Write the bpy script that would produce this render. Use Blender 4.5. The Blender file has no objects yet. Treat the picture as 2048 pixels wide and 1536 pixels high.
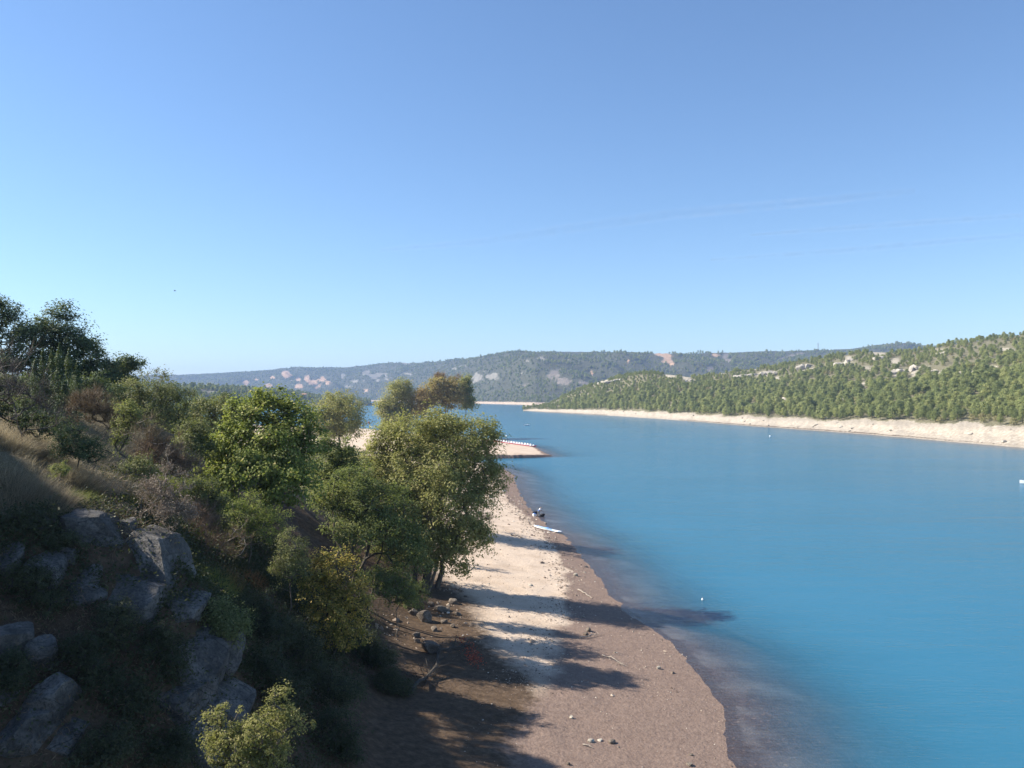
import bpy, bmesh, math, random
import numpy as np
from mathutils import Vector, Matrix

# ------------------------------------------------------------------ camera, sky, sun, exposure
scene = bpy.context.scene
COL = scene.collection
CAM_H = 20.0          # eye height above the lake, metres
F = 1650.0            # focal length in pixels of the 2048 wide photograph
HZ = 794.0            # row of the horizon in the photograph

cam_d = bpy.data.cameras.new('camera')
cam = bpy.data.objects.new('camera', cam_d)
COL.objects.link(cam)
cam.location = (0, 0, CAM_H)
cam.rotation_euler = (math.radians(90), 0, 0)
cam_d.sensor_fit = 'HORIZONTAL'
cam_d.sensor_width = 36.0
cam_d.lens = 36.0 * F / 2048.0
cam_d.shift_y = (HZ - 768.0) / 2048.0
cam_d.clip_start = 0.5
cam_d.clip_end = 200000
scene.camera = cam

SUN_EL = 39.0
SUN_AHEAD = 7.0      # degrees ahead of straight left
world = bpy.data.worlds.new('World')
scene.world = world
world.use_nodes = True
wn = world.node_tree
bg = wn.nodes['Background']
sky = wn.nodes.new('ShaderNodeTexSky')
sky.sky_type = 'NISHITA'
sky.sun_disc = False
sky.sun_elevation = math.radians(SUN_EL)
sky.sun_rotation = math.radians(-(90 - SUN_AHEAD))
sky.altitude = 500
sky.air_density = 1.1
sky.dust_density = 0.2
sky.ozone_density = 6.0
wn.links.new(sky.outputs[0], bg.inputs[0])
bg.inputs[1].default_value = 0.087

sun_d = bpy.data.lights.new('sun', 'SUN')
sun = bpy.data.objects.new('sun', sun_d)
COL.objects.link(sun)
sun_d.energy = 5.0
sun_d.angle = math.radians(0.5)
sun_d.color = (1.0, 0.93, 0.82)
_a, _e = math.radians(SUN_AHEAD), math.radians(SUN_EL)
TO_SUN = Vector((-math.cos(_a) * math.cos(_e), math.sin(_a) * math.cos(_e), math.sin(_e)))
sun.rotation_euler = TO_SUN.to_track_quat('Z', 'Y').to_euler()
sun.location = (-80, 30, 90)

scene.view_settings.view_transform = 'Standard'
scene.view_settings.look = 'None'
scene.view_settings.gamma = 1.0
scene.view_settings.use_curve_mapping = False
scene.view_settings.exposure = 1.05
scene.render.engine = 'CYCLES'
scene.cycles.use_denoising = True
scene.cycles.max_bounces = 8
scene.cycles.diffuse_bounces = 5
scene.cycles.glossy_bounces = 3
scene.cycles.transmission_bounces = 4
scene.cycles.transparent_max_bounces = 12
scene.cycles.volume_bounces = 0

# ------------------------------------------------------------------ small helpers
def rng_of(seed):
    return np.random.default_rng(seed)

def P(u, v, d):
    """the point d metres ahead that the photograph shows at (u, v)"""
    return np.array(((u - 1024.0) / F * d, d, CAM_H - (v - HZ) / F * d))

def unit(a):
    return a / np.maximum(np.linalg.norm(a, axis=-1, keepdims=True), 1e-9)

_lat = rng_of(7).random((256, 256))
def vnoise(x, y):
    x = np.asarray(x, float); y = np.asarray(y, float)
    xi = np.floor(x).astype(int); yi = np.floor(y).astype(int)
    fx = x - xi; fy = y - yi
    fx = fx * fx * (3 - 2 * fx); fy = fy * fy * (3 - 2 * fy)
    a = _lat[xi & 255, yi & 255]; b = _lat[(xi + 1) & 255, yi & 255]
    c = _lat[xi & 255, (yi + 1) & 255]; d = _lat[(xi + 1) & 255, (yi + 1) & 255]
    return (a * (1 - fx) + b * fx) * (1 - fy) + (c * (1 - fx) + d * fx) * fy * 1.0

def fbm(x, y, octs=4, gain=0.5):
    s = 0; a = 1; t = 0
    for i in range(octs):
        s = s + a * (vnoise(np.asarray(x) * 2 ** i + 17 * i, np.asarray(y) * 2 ** i + 31 * i) - 0.5)
        t += a; a *= gain
    return s / t * 2          # about -1 .. 1

def sstep(a, b, x):
    t = np.clip((np.asarray(x, float) - a) / (b - a), 0, 1)
    return t * t * (3 - 2 * t)

def tag(o, label=None, cat=None, group=None, kind=None):
    if label: o['label'] = label
    if cat: o['category'] = cat
    if group: o['group'] = group
    if kind: o['kind'] = kind
    return o

def empty(name, loc):
    o = bpy.data.objects.new(name, None)
    o.empty_display_size = 0.3
    COL.objects.link(o)
    o.location = loc
    return o

class Geo:
    """collects polygons; build() links them as one mesh object"""
    def __init__(self):
        self.V = []; self.F = []; self.M = []; self.T = []; self.n = 0
    def add(self, V, Fc, mat=0, tint=0.5):
        V = np.asarray(V, float).reshape(-1, 3); Fc = np.asarray(Fc, int)
        if len(V) == 0 or len(Fc) == 0: return
        self.V.append(V); self.F.append(Fc + self.n); self.n += len(V)
        self.M.append(np.full(len(Fc), mat, int))
        self.T.append(np.broadcast_to(np.asarray(tint, float), (len(Fc),)).copy())
    def prisms(self, A, B, ra, rb, sides=4, mat=0, tint=0.5):
        A = np.asarray(A, float).reshape(-1, 3); B = np.asarray(B, float).reshape(-1, 3)
        n = len(A)
        if n == 0: return
        ra = np.broadcast_to(np.asarray(ra, float), (n,)); rb = np.broadcast_to(np.asarray(rb, float), (n,))
        t = unit(B - A)
        h = np.where(np.abs(t[:, 2:3]) < 0.9, np.array([[0, 0, 1.0]]), np.array([[1.0, 0, 0]]))
        s = unit(np.cross(t, h)); w = np.cross(s, t)
        ang = np.arange(sides) * 2 * math.pi / sides
        ring = np.cos(ang)[None, :, None] * s[:, None, :] + np.sin(ang)[None, :, None] * w[:, None, :]
        V = np.concatenate([A[:, None, :] + ring * ra[:, None, None], B[:, None, :] + ring * rb[:, None, None]], 1)
        k = np.arange(sides); k2 = (k + 1) % sides
        f = np.stack([k, k2, k2 + sides, k + sides], 1)
        Fc = (np.arange(n)[:, None, None] * (2 * sides) + f[None]).reshape(-1, 4)
        tn = np.broadcast_to(np.asarray(tint, float), (n,))
        self.add(V.reshape(-1, 3), Fc, mat, np.repeat(tn, sides))
    def tube(self, pts, rad, sides=7, mat=0, tint=0.5, caps=True):
        pts = np.asarray(pts, float); m = len(pts)
        rad = np.broadcast_to(np.asarray(rad, float), (m,))
        t = unit(np.gradient(pts, axis=0))
        h = np.array([0, 0, 1.0]) if abs(t[0][2]) < 0.9 else np.array([1.0, 0, 0])
        s = unit(np.cross(t, h)); w = np.cross(s, t)
        ang = np.arange(sides) * 2 * math.pi / sides
        V = pts[:, None] + (np.cos(ang)[None, :, None] * s[:, None] + np.sin(ang)[None, :, None] * w[:, None]) * rad[:, None, None]
        k = np.arange(sides); k2 = (k + 1) % sides
        Fc = np.concatenate([np.stack([k, k2, k2 + sides, k + sides], 1) + i * sides for i in range(m - 1)])
        self.add(V.reshape(-1, 3), Fc, mat, tint)
        if caps:
            for i in (0, m - 1):
                c = np.vstack([V[i], pts[i][None]])
                self.add(c, np.stack([k, k2, np.full(sides, sides)], 1), mat, tint)
    def box(self, c, size, mat=0, rotz=0.0, taper=1.0):
        c = np.asarray(c, float); hx, hy, hz = np.asarray(size, float) / 2
        V = np.array([[-hx, -hy, -hz], [hx, -hy, -hz], [hx, hy, -hz], [-hx, hy, -hz],
                      [-hx * taper, -hy * taper, hz], [hx * taper, -hy * taper, hz], [hx * taper, hy * taper, hz], [-hx * taper, hy * taper, hz]])
        cz, sz = math.cos(rotz), math.sin(rotz)
        V[:, :2] = V[:, :2] @ np.array([[cz, sz], [-sz, cz]])
        self.add(V + c, [[0, 3, 2, 1], [4, 5, 6, 7], [0, 1, 5, 4], [1, 2, 6, 5], [2, 3, 7, 6], [3, 0, 4, 7]], mat)
    def leaves(self, C, length, width, rg, mat=0, out=None, up=0.5, tint=None, droop=0.0):
        n = len(C)
        if n == 0: return
        nr = rg.normal(size=(n, 3))
        nr[:, 2] = np.abs(nr[:, 2]) * 0.7 + up
        if out is not None: nr = nr * 0.75 + out * 1.3
        nr = unit(nr)
        dr = rg.normal(size=(n, 3)); dr[:, 2] -= droop
        dr = unit(dr - nr * np.sum(dr * nr, 1, keepdims=True))
        sd = np.cross(nr, dr)
        l = (length * rg.uniform(0.65, 1.3, n))[:, None]; w = (width * rg.uniform(0.7, 1.25, n))[:, None]
        fold = nr * (l * rg.uniform(-0.12, 0.2, n)[:, None])
        V = np.stack([C - dr * l * .5, C + sd * w * .5 + fold, C + dr * l * .5, C - sd * w * .5 + fold], 1)
        f = np.arange(n)[:, None] * 4 + np.arange(4)[None]
        self.add(V.reshape(-1, 3), f, mat, rg.random(n) if tint is None else tint)
    def blades(self, base, tip_dir, length, width, rg, bend, mat=0, tint=None, seg=3):
        """thin curved ribbons: grass blades, twigs of broom"""
        n = len(base)
        side = unit(np.cross(tip_dir, np.array([[0, 0, 1.0]]) + rg.normal(size=(n, 3)) * 0.6))
        rows = []
        for i in range(seg + 1):
            t = i / seg
            p = base + tip_dir * (length * t)[:, None] + bend * (length * t * t)[:, None]
            w = (width * (1 - 0.85 * t))[:, None] * 0.5
            rows += [p - side * w, p + side * w]
        V = np.stack(rows, 1)
        fs = np.array([[2 * i, 2 * i + 1, 2 * i + 3, 2 * i + 2] for i in range(seg)])
        Fc = (np.arange(n)[:, None, None] * (2 * seg + 2) + fs[None]).reshape(-1, 4)
        tn = rg.random(n) if tint is None else np.broadcast_to(tint, (n,))
        self.add(V.reshape(-1, 3), Fc, mat, np.repeat(tn, seg))
    def mesh(self, name, mats, origin=(0, 0, 0), smooth=False):
        me = bpy.data.meshes.new(name)
        V = np.concatenate(self.V) - np.asarray(origin, float)
        me.vertices.add(len(V)); me.vertices.foreach_set('co', V.ravel())
        tot = np.concatenate([np.full(len(f), f.shape[1], int) for f in self.F])
        li = np.concatenate([f.ravel() for f in self.F])
        me.loops.add(len(li)); me.loops.foreach_set('vertex_index', li)
        me.polygons.add(len(tot))
        me.polygons.foreach_set('loop_start', np.concatenate([[0], np.cumsum(tot)[:-1]]))
        me.polygons.foreach_set('loop_total', tot)
        me.polygons.foreach_set('material_index', np.concatenate(self.M))
        me.polygons.foreach_set('use_smooth', np.full(len(tot), smooth, bool))
        for m in mats: me.materials.append(m)
        at = me.attributes.new('tint', 'FLOAT', 'FACE')
        at.data.foreach_set('value', np.concatenate(self.T))
        me.update(calc_edges=True)
        return me
    def build(self, name, mats, parent=None, loc=(0, 0, 0), smooth=False):
        if not isinstance(mats, (list, tuple)): mats = [mats]
        o = bpy.data.objects.new(name, self.mesh(name, mats, loc, smooth))
        COL.objects.link(o)
        if parent is not None: o.parent = parent
        else: o.location = loc
        return o

# ------------------------------------------------------------------ materials
class Mat:
    def __init__(self, name):
        self.m = bpy.data.materials.new(name); self.m.use_nodes = True
        self.t = self.m.node_tree; self.t.nodes.clear()
        self.out = self.t.nodes.new('ShaderNodeOutputMaterial')
    def n(self, typ, props=None, **inp):
        nd = self.t.nodes.new(typ)
        for k, v in (props or {}).items(): setattr(nd, k, v)
        for k, v in inp.items():
            key = int(k[1:]) if k[0] == '_' and k[1:].isdigit() else k.replace('_', ' ')
            s = nd.inputs[key]
            if isinstance(v, bpy.types.NodeSocket): self.t.links.new(v, s)
            else: s.default_value = v
        return nd
    def ramp(self, fac, stops):
        r = self.n('ShaderNodeValToRGB', _0=fac)
        el = r.color_ramp.elements
        while len(el) < len(stops): el.new(0.5)
        for e, (p, c) in zip(el, stops):
            e.position = p; e.color = (*c, 1) if len(c) == 3 else c
        return r.outputs[0]
    def noise(self, scale, detail=4, rough=0.55, vec=None, out=0):
        nd = self.n('ShaderNodeTexNoise', Scale=scale, Detail=detail, Roughness=rough)
        if vec is not None: self.t.links.new(vec, nd.inputs['Vector'])
        return nd.outputs[out]
    def mix(self, fac, a, b, mode='MIX'):
        nd = self.t.nodes.new('ShaderNodeMix'); nd.data_type = 'RGBA'; nd.blend_type = mode
        for s, v in ((nd.inputs[0], fac), (nd.inputs[6], a), (nd.inputs[7], b)):
            if isinstance(v, bpy.types.NodeSocket): self.t.links.new(v, s)
            elif isinstance(v, (tuple, list)): s.default_value = (*v, 1) if len(v) == 3 else v
            else: s.default_value = v
        return nd.outputs[2]
    def math(self, op, a, b=0.0, clamp=False):
        nd = self.n('ShaderNodeMath', {'operation': op, 'use_clamp': clamp}, _0=a, _1=b)
        return nd.outputs[0]
    def attr(self, name):
        return self.n('ShaderNodeAttribute', {'attribute_name': name}).outputs['Fac']
    def pos(self):
        return self.n('ShaderNodeNewGeometry').outputs['Position']
    def bump(self, h, strength=0.5, dist=0.05):
        return self.n('ShaderNodeBump', Height=h, Strength=strength, Distance=dist).outputs[0]
    def surf(self, s):
        self.t.links.new(s, self.out.inputs['Surface']); return self.m

def plain(name, col, rough=0.6, metal=0.0, vary=0.0):
    m = Mat(name)
    c = (*col, 1)
    if vary:
        n = m.noise(6.0, 3)
        c = m.mix(n, tuple(x * (1 - vary) for x in col), tuple(min(1, x * (1 + vary)) for x in col))
    b = m.n('ShaderNodeBsdfPrincipled', Base_Color=c, Roughness=rough, Metallic=metal)
    return m.surf(b.outputs[0])

LEAF_GAIN = 2.6
def leaf_mat(name, stops, trans=0.35, gloss=0.25, objvar=0.15, dry=False):
    """leaves: colour from the leaf's own tint, a little of the plant's, light passing through"""
    m = Mat(name)
    stops = [(p, tuple(x * 1.25 for x in c) if dry else (c[0] * LEAF_GAIN * 1.14, c[1] * LEAF_GAIN, c[2] * LEAF_GAIN * 0.95)) for p, c in stops]
    col = m.ramp(m.attr('tint'), stops)
    ob = m.n('ShaderNodeObjectInfo').outputs['Random']
    val = m.math('ADD', m.math('MULTIPLY', ob, 2 * objvar), 1 - objvar)
    hsv = m.n('ShaderNodeHueSaturation', Value=val, Color=col, Saturation=1.0)
    hue = m.math('ADD', m.math('MULTIPLY', ob, -0.03), 0.515)
    m.t.links.new(hue, hsv.inputs['Hue'])
    col = hsv.outputs[0]
    b = m.n('ShaderNodeBsdfPrincipled', Base_Color=col, Roughness=0.6)
    b.inputs['Specular IOR Level'].default_value = gloss
    tcol = col if dry else m.mix(0.5, col, (0.22, 0.26, 0.03))
    tr = m.n('ShaderNodeBsdfTranslucent', Color=tcol)
    mx = m.n('ShaderNodeMixShader', _0=min(0.5, trans * 1.45), _1=b.outputs[0], _2=tr.outputs[0])
    return m.surf(mx.outputs[0])

def bark_mat(name, a, b):
    m = Mat(name)
    n = m.noise(7.0, 5, 0.65)
    col = m.ramp(n, [(0.3, a), (0.7, b)])
    bs = m.n('ShaderNodeBsdfPrincipled', Base_Color=col, Roughness=0.9, Normal=m.bump(n, 0.6, 0.03))
    return m.surf(bs.outputs[0])

M = {}
M['maple'] = leaf_mat('maple_leaves', [(0, (0.040, 0.062, 0.016)), (0.5, (0.084, 0.112, 0.028)), (0.92, (0.145, 0.16, 0.05)), (1, (0.21, 0.20, 0.085))])
M['willow'] = leaf_mat('willow_leaves', [(0, (0.058, 0.068, 0.023)), (0.55, (0.130, 0.138, 0.052)), (1, (0.215, 0.21, 0.10))], trans=0.37)
M['ash'] = leaf_mat('dark_leaves', [(0, (0.030, 0.046, 0.018)), (0.6, (0.066, 0.088, 0.032)), (1, (0.12, 0.138, 0.054))])
M['oak'] = leaf_mat('oak_leaves', [(0, (0.018, 0.032, 0.018)), (0.6, (0.036, 0.056, 0.028)), (1, (0.070, 0.090, 0.045))], trans=0.22)
M['olive'] = leaf_mat('olive_green_leaves', [(0, (0.030, 0.042, 0.016)), (0.6, (0.060, 0.075, 0.030)), (1, (0.105, 0.112, 0.050))], trans=0.25)
M['juniper'] = leaf_mat('juniper_needles', [(0, (0.014, 0.026, 0.014)), (0.6, (0.028, 0.048, 0.022)), (1, (0.05, 0.075, 0.032))], trans=0.15)
M['poplar'] = leaf_mat('poplar_leaves', [(0, (0.060, 0.078, 0.028)), (0.6, (0.115, 0.130, 0.048)), (1, (0.19, 0.185, 0.075))])
M['ochre'] = leaf_mat('ochre_leaves', [(0, (0.080, 0.074, 0.028)), (0.6, (0.145, 0.124, 0.048)), (1, (0.21, 0.168, 0.078))])
M['yellow'] = leaf_mat('yellow_leaves', [(0, (0.048, 0.058, 0.015)), (0.42, (0.095, 0.096, 0.024)), (0.70, (0.20, 0.165, 0.042)), (1, (0.33, 0.26, 0.085))], trans=0.37)
M['lime'] = leaf_mat('light_green_leaves', [(0, (0.050, 0.062, 0.020)), (0.6, (0.105, 0.115, 0.042)), (1, (0.165, 0.168, 0.075))])
M['darktwig'] = leaf_mat('dark_twigs', [(0, (0.030, 0.024, 0.018)), (0.6, (0.06, 0.048, 0.038)), (1, (0.12, 0.10, 0.085))], trans=0.1, dry=True)
M['shade'] = leaf_mat('shade_toned_leaves', [(0, (0.008, 0.012, 0.006)), (0.6, (0.017, 0.023, 0.011)), (1, (0.036, 0.041, 0.021))], trans=0.15)  # scrub leaves darkened so their colour carries the shade of the slope
M['broom'] = leaf_mat('broom_stems', [(0, (0.045, 0.065, 0.018)), (0.6, (0.085, 0.105, 0.03)), (1, (0.13, 0.13, 0.04))], trans=0.2)
M['rust'] = leaf_mat('rust_stems', [(0, (0.13, 0.075, 0.03)), (0.6, (0.23, 0.13, 0.05)), (1, (0.30, 0.20, 0.09))], trans=0.25, dry=True)
M['straw'] = leaf_mat('straw', [(0, (0.26, 0.20, 0.12)), (0.6, (0.45, 0.365, 0.24)), (1, (0.58, 0.50, 0.35))], trans=0.3, dry=True)
M['drygrass'] = leaf_mat('dry_grass', [(0, (0.12, 0.098, 0.06)), (0.6, (0.23, 0.19, 0.12)), (1, (0.36, 0.30, 0.20))], trans=0.25, dry=True)
M['deadleaf'] = leaf_mat('dead_leaves', [(0, (0.13, 0.095, 0.07)), (0.6, (0.22, 0.17, 0.13)), (1, (0.33, 0.26, 0.2))], trans=0.15, dry=True)
M['redleaf'] = leaf_mat('red_leaves', [(0, (0.22, 0.04, 0.015)), (0.6, (0.36, 0.08, 0.03)), (1, (0.45, 0.15, 0.06))], trans=0.2, dry=True)
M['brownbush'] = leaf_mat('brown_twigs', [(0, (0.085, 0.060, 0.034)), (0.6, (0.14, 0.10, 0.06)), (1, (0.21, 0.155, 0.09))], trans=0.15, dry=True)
M['pine'] = leaf_mat('pine_needles', [(0, (0.060, 0.084, 0.034)), (0.6, (0.112, 0.140, 0.058)), (1, (0.165, 0.185, 0.084))], trans=0.34, objvar=0.28)
M['bark'] = bark_mat('grey_brown_bark', (0.055, 0.045, 0.035), (0.16, 0.13, 0.10))
M['palebark'] = bark_mat('bleached_wood', (0.22, 0.18, 0.145), (0.42, 0.36, 0.30))
M['darkbark'] = bark_mat('dark_bark', (0.03, 0.025, 0.02), (0.08, 0.065, 0.05))
M['white'] = plain('white_paint', (0.80, 0.80, 0.79), 0.4)
M['red'] = plain('red_plastic', (0.50, 0.045, 0.05), 0.45)
M['blue'] = plain('blue_fabric', (0.06, 0.17, 0.50), 0.7)
M['lightblue'] = plain('light_blue_vinyl', (0.22, 0.42, 0.75), 0.5)
M['black'] = plain('black_nylon', (0.02, 0.02, 0.025), 0.7)
M['skin'] = plain('skin', (0.50, 0.30, 0.22), 0.6)
M['greycloth'] = plain('grey_trousers', (0.22, 0.22, 0.22), 0.8)
M['steel'] = plain('galvanised_steel', (0.35, 0.36, 0.37), 0.5, 0.6)
M['plaster'] = plain('cream_plaster', (0.55, 0.45, 0.33), 0.8)
M['tile'] = plain('terracotta_roof', (0.36, 0.19, 0.11), 0.8, vary=0.3)
M['glassdark'] = plain('window_glass', (0.03, 0.035, 0.04), 0.1)

def rock_mat(name, a, b, c, scale=1.0):
    m = Mat(name)
    pos = m.pos()
    n1 = m.noise(0.9 * scale, 6, 0.62, pos)
    n2 = m.noise(9.0 * scale, 5, 0.7, pos)
    mp = m.n('ShaderNodeMapping', Vector=pos, Scale=(1.2 * scale, 1.2 * scale, 3.2 * scale), Rotation=(0.25, 0.2, 0.4))
    st = m.noise(1.0, 5, 0.6, mp.outputs[0])
    col = m.ramp(n1, [(0.34, a), (0.50, b), (0.68, c)])
    col = m.mix(m.math('MULTIPLY', m.ramp(n2, [(0.38, (1, 1, 1)), (0.55, (0, 0, 0))]), 0.7), col, tuple(x * 0.45 for x in a))
    lich = m.ramp(m.noise(3.0 * scale, 4, 0.6, pos), [(0.62, (0, 0, 0)), (0.70, (1, 1, 1))])
    col = m.mix(m.math('MULTIPLY', lich, 0.5), col, (0.16, 0.13, 0.08))
    wv = m.n('ShaderNodeVectorMath', {'operation': 'ADD'}, _0=mp.outputs[0], _1=m.n('ShaderNodeTexNoise', Scale=1.5, Detail=4.0).outputs[1])
    vo = m.n('ShaderNodeTexVoronoi', {'feature': 'DISTANCE_TO_EDGE'}, Vector=wv.outputs[0], Scale=0.55)
    brk = m.ramp(m.noise(0.8 * scale, 3, 0.6, pos), [(0.45, (0, 0, 0)), (0.6, (1, 1, 1))])
    crack = m.math('MAXIMUM', m.ramp(vo.outputs[0], [(0.0, (0.15, 0.15, 0.15)), (0.014, (1, 1, 1))]), brk)
    col = m.mix(crack, tuple(x * 0.35 for x in a), col)
    h = m.math('ADD', m.math('ADD', m.math('MULTIPLY', n2, 0.35), st), m.math('MULTIPLY', crack, 0.35))
    b_ = m.n('ShaderNodeBsdfPrincipled', Base_Color=col, Roughness=0.88, Normal=m.bump(h, 0.9, 0.12 / scale))
    return m.surf(b_.outputs[0])
M['rock'] = rock_mat('grey_limestone', (0.046, 0.042, 0.037), (0.098, 0.089, 0.079), (0.20, 0.183, 0.162))  # cliff greys lowered, deepening the shade through the rock colour
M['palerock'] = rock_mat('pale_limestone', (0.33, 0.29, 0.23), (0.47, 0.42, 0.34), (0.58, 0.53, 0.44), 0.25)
M['rubble'] = rock_mat('brown_rubble', (0.08, 0.06, 0.045), (0.15, 0.118, 0.09), (0.25, 0.21, 0.165), 1.6)

# --- the near ground: soil slope, pale gravel, damp mud, lake bed
def ground_mat():
    m = Mat('shore_ground')
    pos = m.pos()
    big = m.noise(0.35, 5, 0.6, pos); mid = m.noise(2.2, 5, 0.65, pos); fine = m.noise(11.0, 4, 0.7, pos)
    def edge(a, w=0.55):
        s = m.math('ADD', m.attr(a), m.math('MULTIPLY', m.math('SUBTRACT', mid, 0.5), w))
        return m.ramp(m.math('ADD', s, m.math('MULTIPLY', m.math('SUBTRACT', big, 0.5), w)), [(0.32, (0, 0, 0)), (0.68, (1, 1, 1))])
    soil = m.ramp(mid, [(0.3, (0.060, 0.040, 0.025)), (0.55, (0.105, 0.070, 0.044)), (0.8, (0.165, 0.118, 0.078))])  # earth tones set low to put the slope's shade into the colour
    grass = m.ramp(fine, [(0.3, (0.085, 0.066, 0.034)), (0.55, (0.16, 0.125, 0.07)), (0.8, (0.25, 0.20, 0.115))])
    pale = m.ramp(fine, [(0.25, (0.41, 0.31, 0.225)), (0.5, (0.56, 0.445, 0.34)), (0.8, (0.66, 0.55, 0.445))])
    pale = m.mix(m.ramp(big, [(0.45, (0, 0, 0)), (0.7, (0.5, 0.5, 0.5))]), pale, (0.33, 0.235, 0.16))
    mud = m.ramp(fine, [(0.25, (0.115, 0.080, 0.062)), (0.5, (0.19, 0.134, 0.106)), (0.8, (0.28, 0.21, 0.17))])
    mud = m.mix(m.ramp(mid, [(0.42, (0, 0, 0)), (0.66, (0.75, 0.75, 0.75))]), mud, (0.255, 0.185, 0.145))
    bed = m.ramp(mid, [(0.3, (0.19, 0.12, 0.092)), (0.6, (0.27, 0.185, 0.142)), (0.85, (0.35, 0.26, 0.205))])
    col = m.mix(edge('grassy'), soil, grass)
    col = m.mix(edge('pale', 0.35), col, pale)
    col = m.mix(edge('mud', 0.5), col, mud)
    bed = m.mix(m.ramp(m.noise(0.16, 4, 0.6, pos), [(0.46, (0, 0, 0)), (0.62, (1, 1, 1))]), bed, (0.39, 0.315, 0.25))
    col = m.mix(edge('bed', 0.25), col, bed)
    vor = m.n('ShaderNodeTexVoronoi', Vector=pos, Scale=5.0)
    h = m.math('ADD', m.math('MULTIPLY', fine, 0.6), m.math('MULTIPLY', vor.outputs['Distance'], -0.5))
    h = m.math('ADD', h, m.math('MULTIPLY', mid, 1.2))
    b = m.n('ShaderNodeBsdfPrincipled', Base_Color=col, Roughness=0.95, Normal=m.bump(h, 0.55, 0.10))
    b.inputs['Specular IOR Level'].default_value = 0.15
    return m.surf(b.outputs[0])
M['ground'] = ground_mat()

def hill_mat(name, soil_a, soil_b, scale, rocks):
    m = Mat(name)
    pos = m.pos()
    n = m.noise(0.05 * scale, 6, 0.65, pos); f = m.noise(0.3 * scale, 5, 0.7, pos)
    col = m.ramp(f, [(0.3, soil_a), (0.7, soil_b)])
    for a, (ca, cb) in rocks.items():
        s = m.math('ADD', m.attr(a), m.math('MULTIPLY', m.math('SUBTRACT', f, 0.5), 1.6))
        k = m.ramp(s, [(0.46, (0, 0, 0)), (0.60, (1, 1, 1))])
        col = m.mix(k, col, m.ramp(m.math('ADD', m.math('MULTIPLY', f, 0.55), m.math('MULTIPLY', m.noise(0.16 * scale, 4, 0.7, pos), 0.5)), [(0.36, tuple(x * 0.72 for x in ca)), (0.52, ca), (0.70, cb)]))
    b = m.n('ShaderNodeBsdfPrincipled', Base_Color=col, Roughness=0.95, Normal=m.bump(m.math('ADD', n, f), 0.8, 2.0 / scale))
    b.inputs['Specular IOR Level'].default_value = 0.1
    return m.surf(b.outputs[0])
M['hill'] = hill_mat('pine_hill_ground', (0.10, 0.095, 0.05), (0.24, 0.215, 0.14), 3.0,
                     {'rock': ((0.34, 0.30, 0.23), (0.55, 0.50, 0.41)), 'beach': ((0.36, 0.31, 0.245), (0.53, 0.475, 0.39)), 'wet': ((0.10, 0.075, 0.055), (0.17, 0.13, 0.10))})
M['farhill'] = hill_mat('far_hill_ground', (0.045, 0.05, 0.03), (0.095, 0.09, 0.055), 0.6,
                        {'rock': ((0.20, 0.185, 0.15), (0.34, 0.31, 0.26)), 'ochre': ((0.38, 0.25, 0.16), (0.56, 0.41, 0.28)), 'bare': ((0.17, 0.145, 0.12), (0.25, 0.215, 0.18)), 'beach': ((0.40, 0.31, 0.23), (0.54, 0.44, 0.34))})

def water_mat():
    m = Mat('lake_water')
    pos = m.pos()
    mp = m.n('ShaderNodeMapping', Vector=pos, Scale=(0.55, 1.7, 1.0), Rotation=(0, 0, math.radians(14)))
    w1 = m.noise(1.6, 3, 0.6, mp.outputs[0]); w2 = m.noise(0.22, 3, 0.5, mp.outputs[0])
    h = m.math('ADD', w1, m.math('MULTIPLY', w2, 2.0))
    pm = m.n('ShaderNodeMapping', Vector=pos, Scale=(0.010, 0.035, 1.0), Rotation=(0, 0, math.radians(10)))
    gust = m.noise(1.0, 4, 0.6, pm.outputs[0])
    h = m.math('MULTIPLY', h, m.ramp(gust, [(0.35, (0.45, 0.45, 0.45)), (0.65, (1, 1, 1))]))
    nrm = m.bump(h, 1.0, 0.085)
    op = m.math('SUBTRACT', 1.0, m.math('EXPONENT', m.math('MULTIPLY', m.math('MULTIPLY', m.attr('depth'), -0.74), m.math('ADD', 0.62, m.math('MULTIPLY', m.noise(0.18, 4, 0.55, pos), 0.8)))))
    big = m.noise(0.012, 3, 0.5, pos)
    teal = m.mix(big, (0.026, 0.131, 0.212), (0.035, 0.155, 0.246))
    dif = m.n('ShaderNodeBsdfDiffuse', Color=teal)
    tra = m.n('ShaderNodeBsdfTransparent', Color=(0.92, 0.93, 0.97, 1))
    body = m.n('ShaderNodeMixShader', _0=op, _1=tra.outputs[0], _2=dif.outputs[0])
    fr = m.n('ShaderNodeFresnel', IOR=1.33, Normal=nrm)
    gl = m.n('ShaderNodeBsdfGlossy', Roughness=0.12, Normal=nrm)
    mx = m.n('ShaderNodeMixShader', _0=m.math('MULTIPLY', fr.outputs[0], 0.66), _1=body.outputs[0], _2=gl.outputs[0])
    return m.surf(mx.outputs[0])
M['water'] = water_mat()

# ------------------------------------------------------------------ near ground: slope, beach, sand spit and the bed under the water
SHORE = np.array([(-60, 8.5), (0, 9), (30, 10.3), (44.4, 11.9), (52.6, 13.7), (60, 13.6), (67.8, 12.6), (77.3, 10.4), (90, 9.5), (104, 8.6), (117, 7.5), (126, 5.6),
                  (136, 4.6), (150, 3.0), (167.5, 1.6), (190, 0.8), (212, 0.4), (228, -2.5), (242, -8), (254, -16), (262, -24), (265, -26), (267, -14), (270, 0.5), (274, 8.5),
                  (279, 13.2), (288, 12.6), (305, 11), (330, 9.4), (367, -5.0), (420, -36), (508, -86), (560, -150), (620, -300), (700, -700)])
def shore_x(y):
    return np.interp(y, SHORE[:, 0], SHORE[:, 1])

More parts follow.
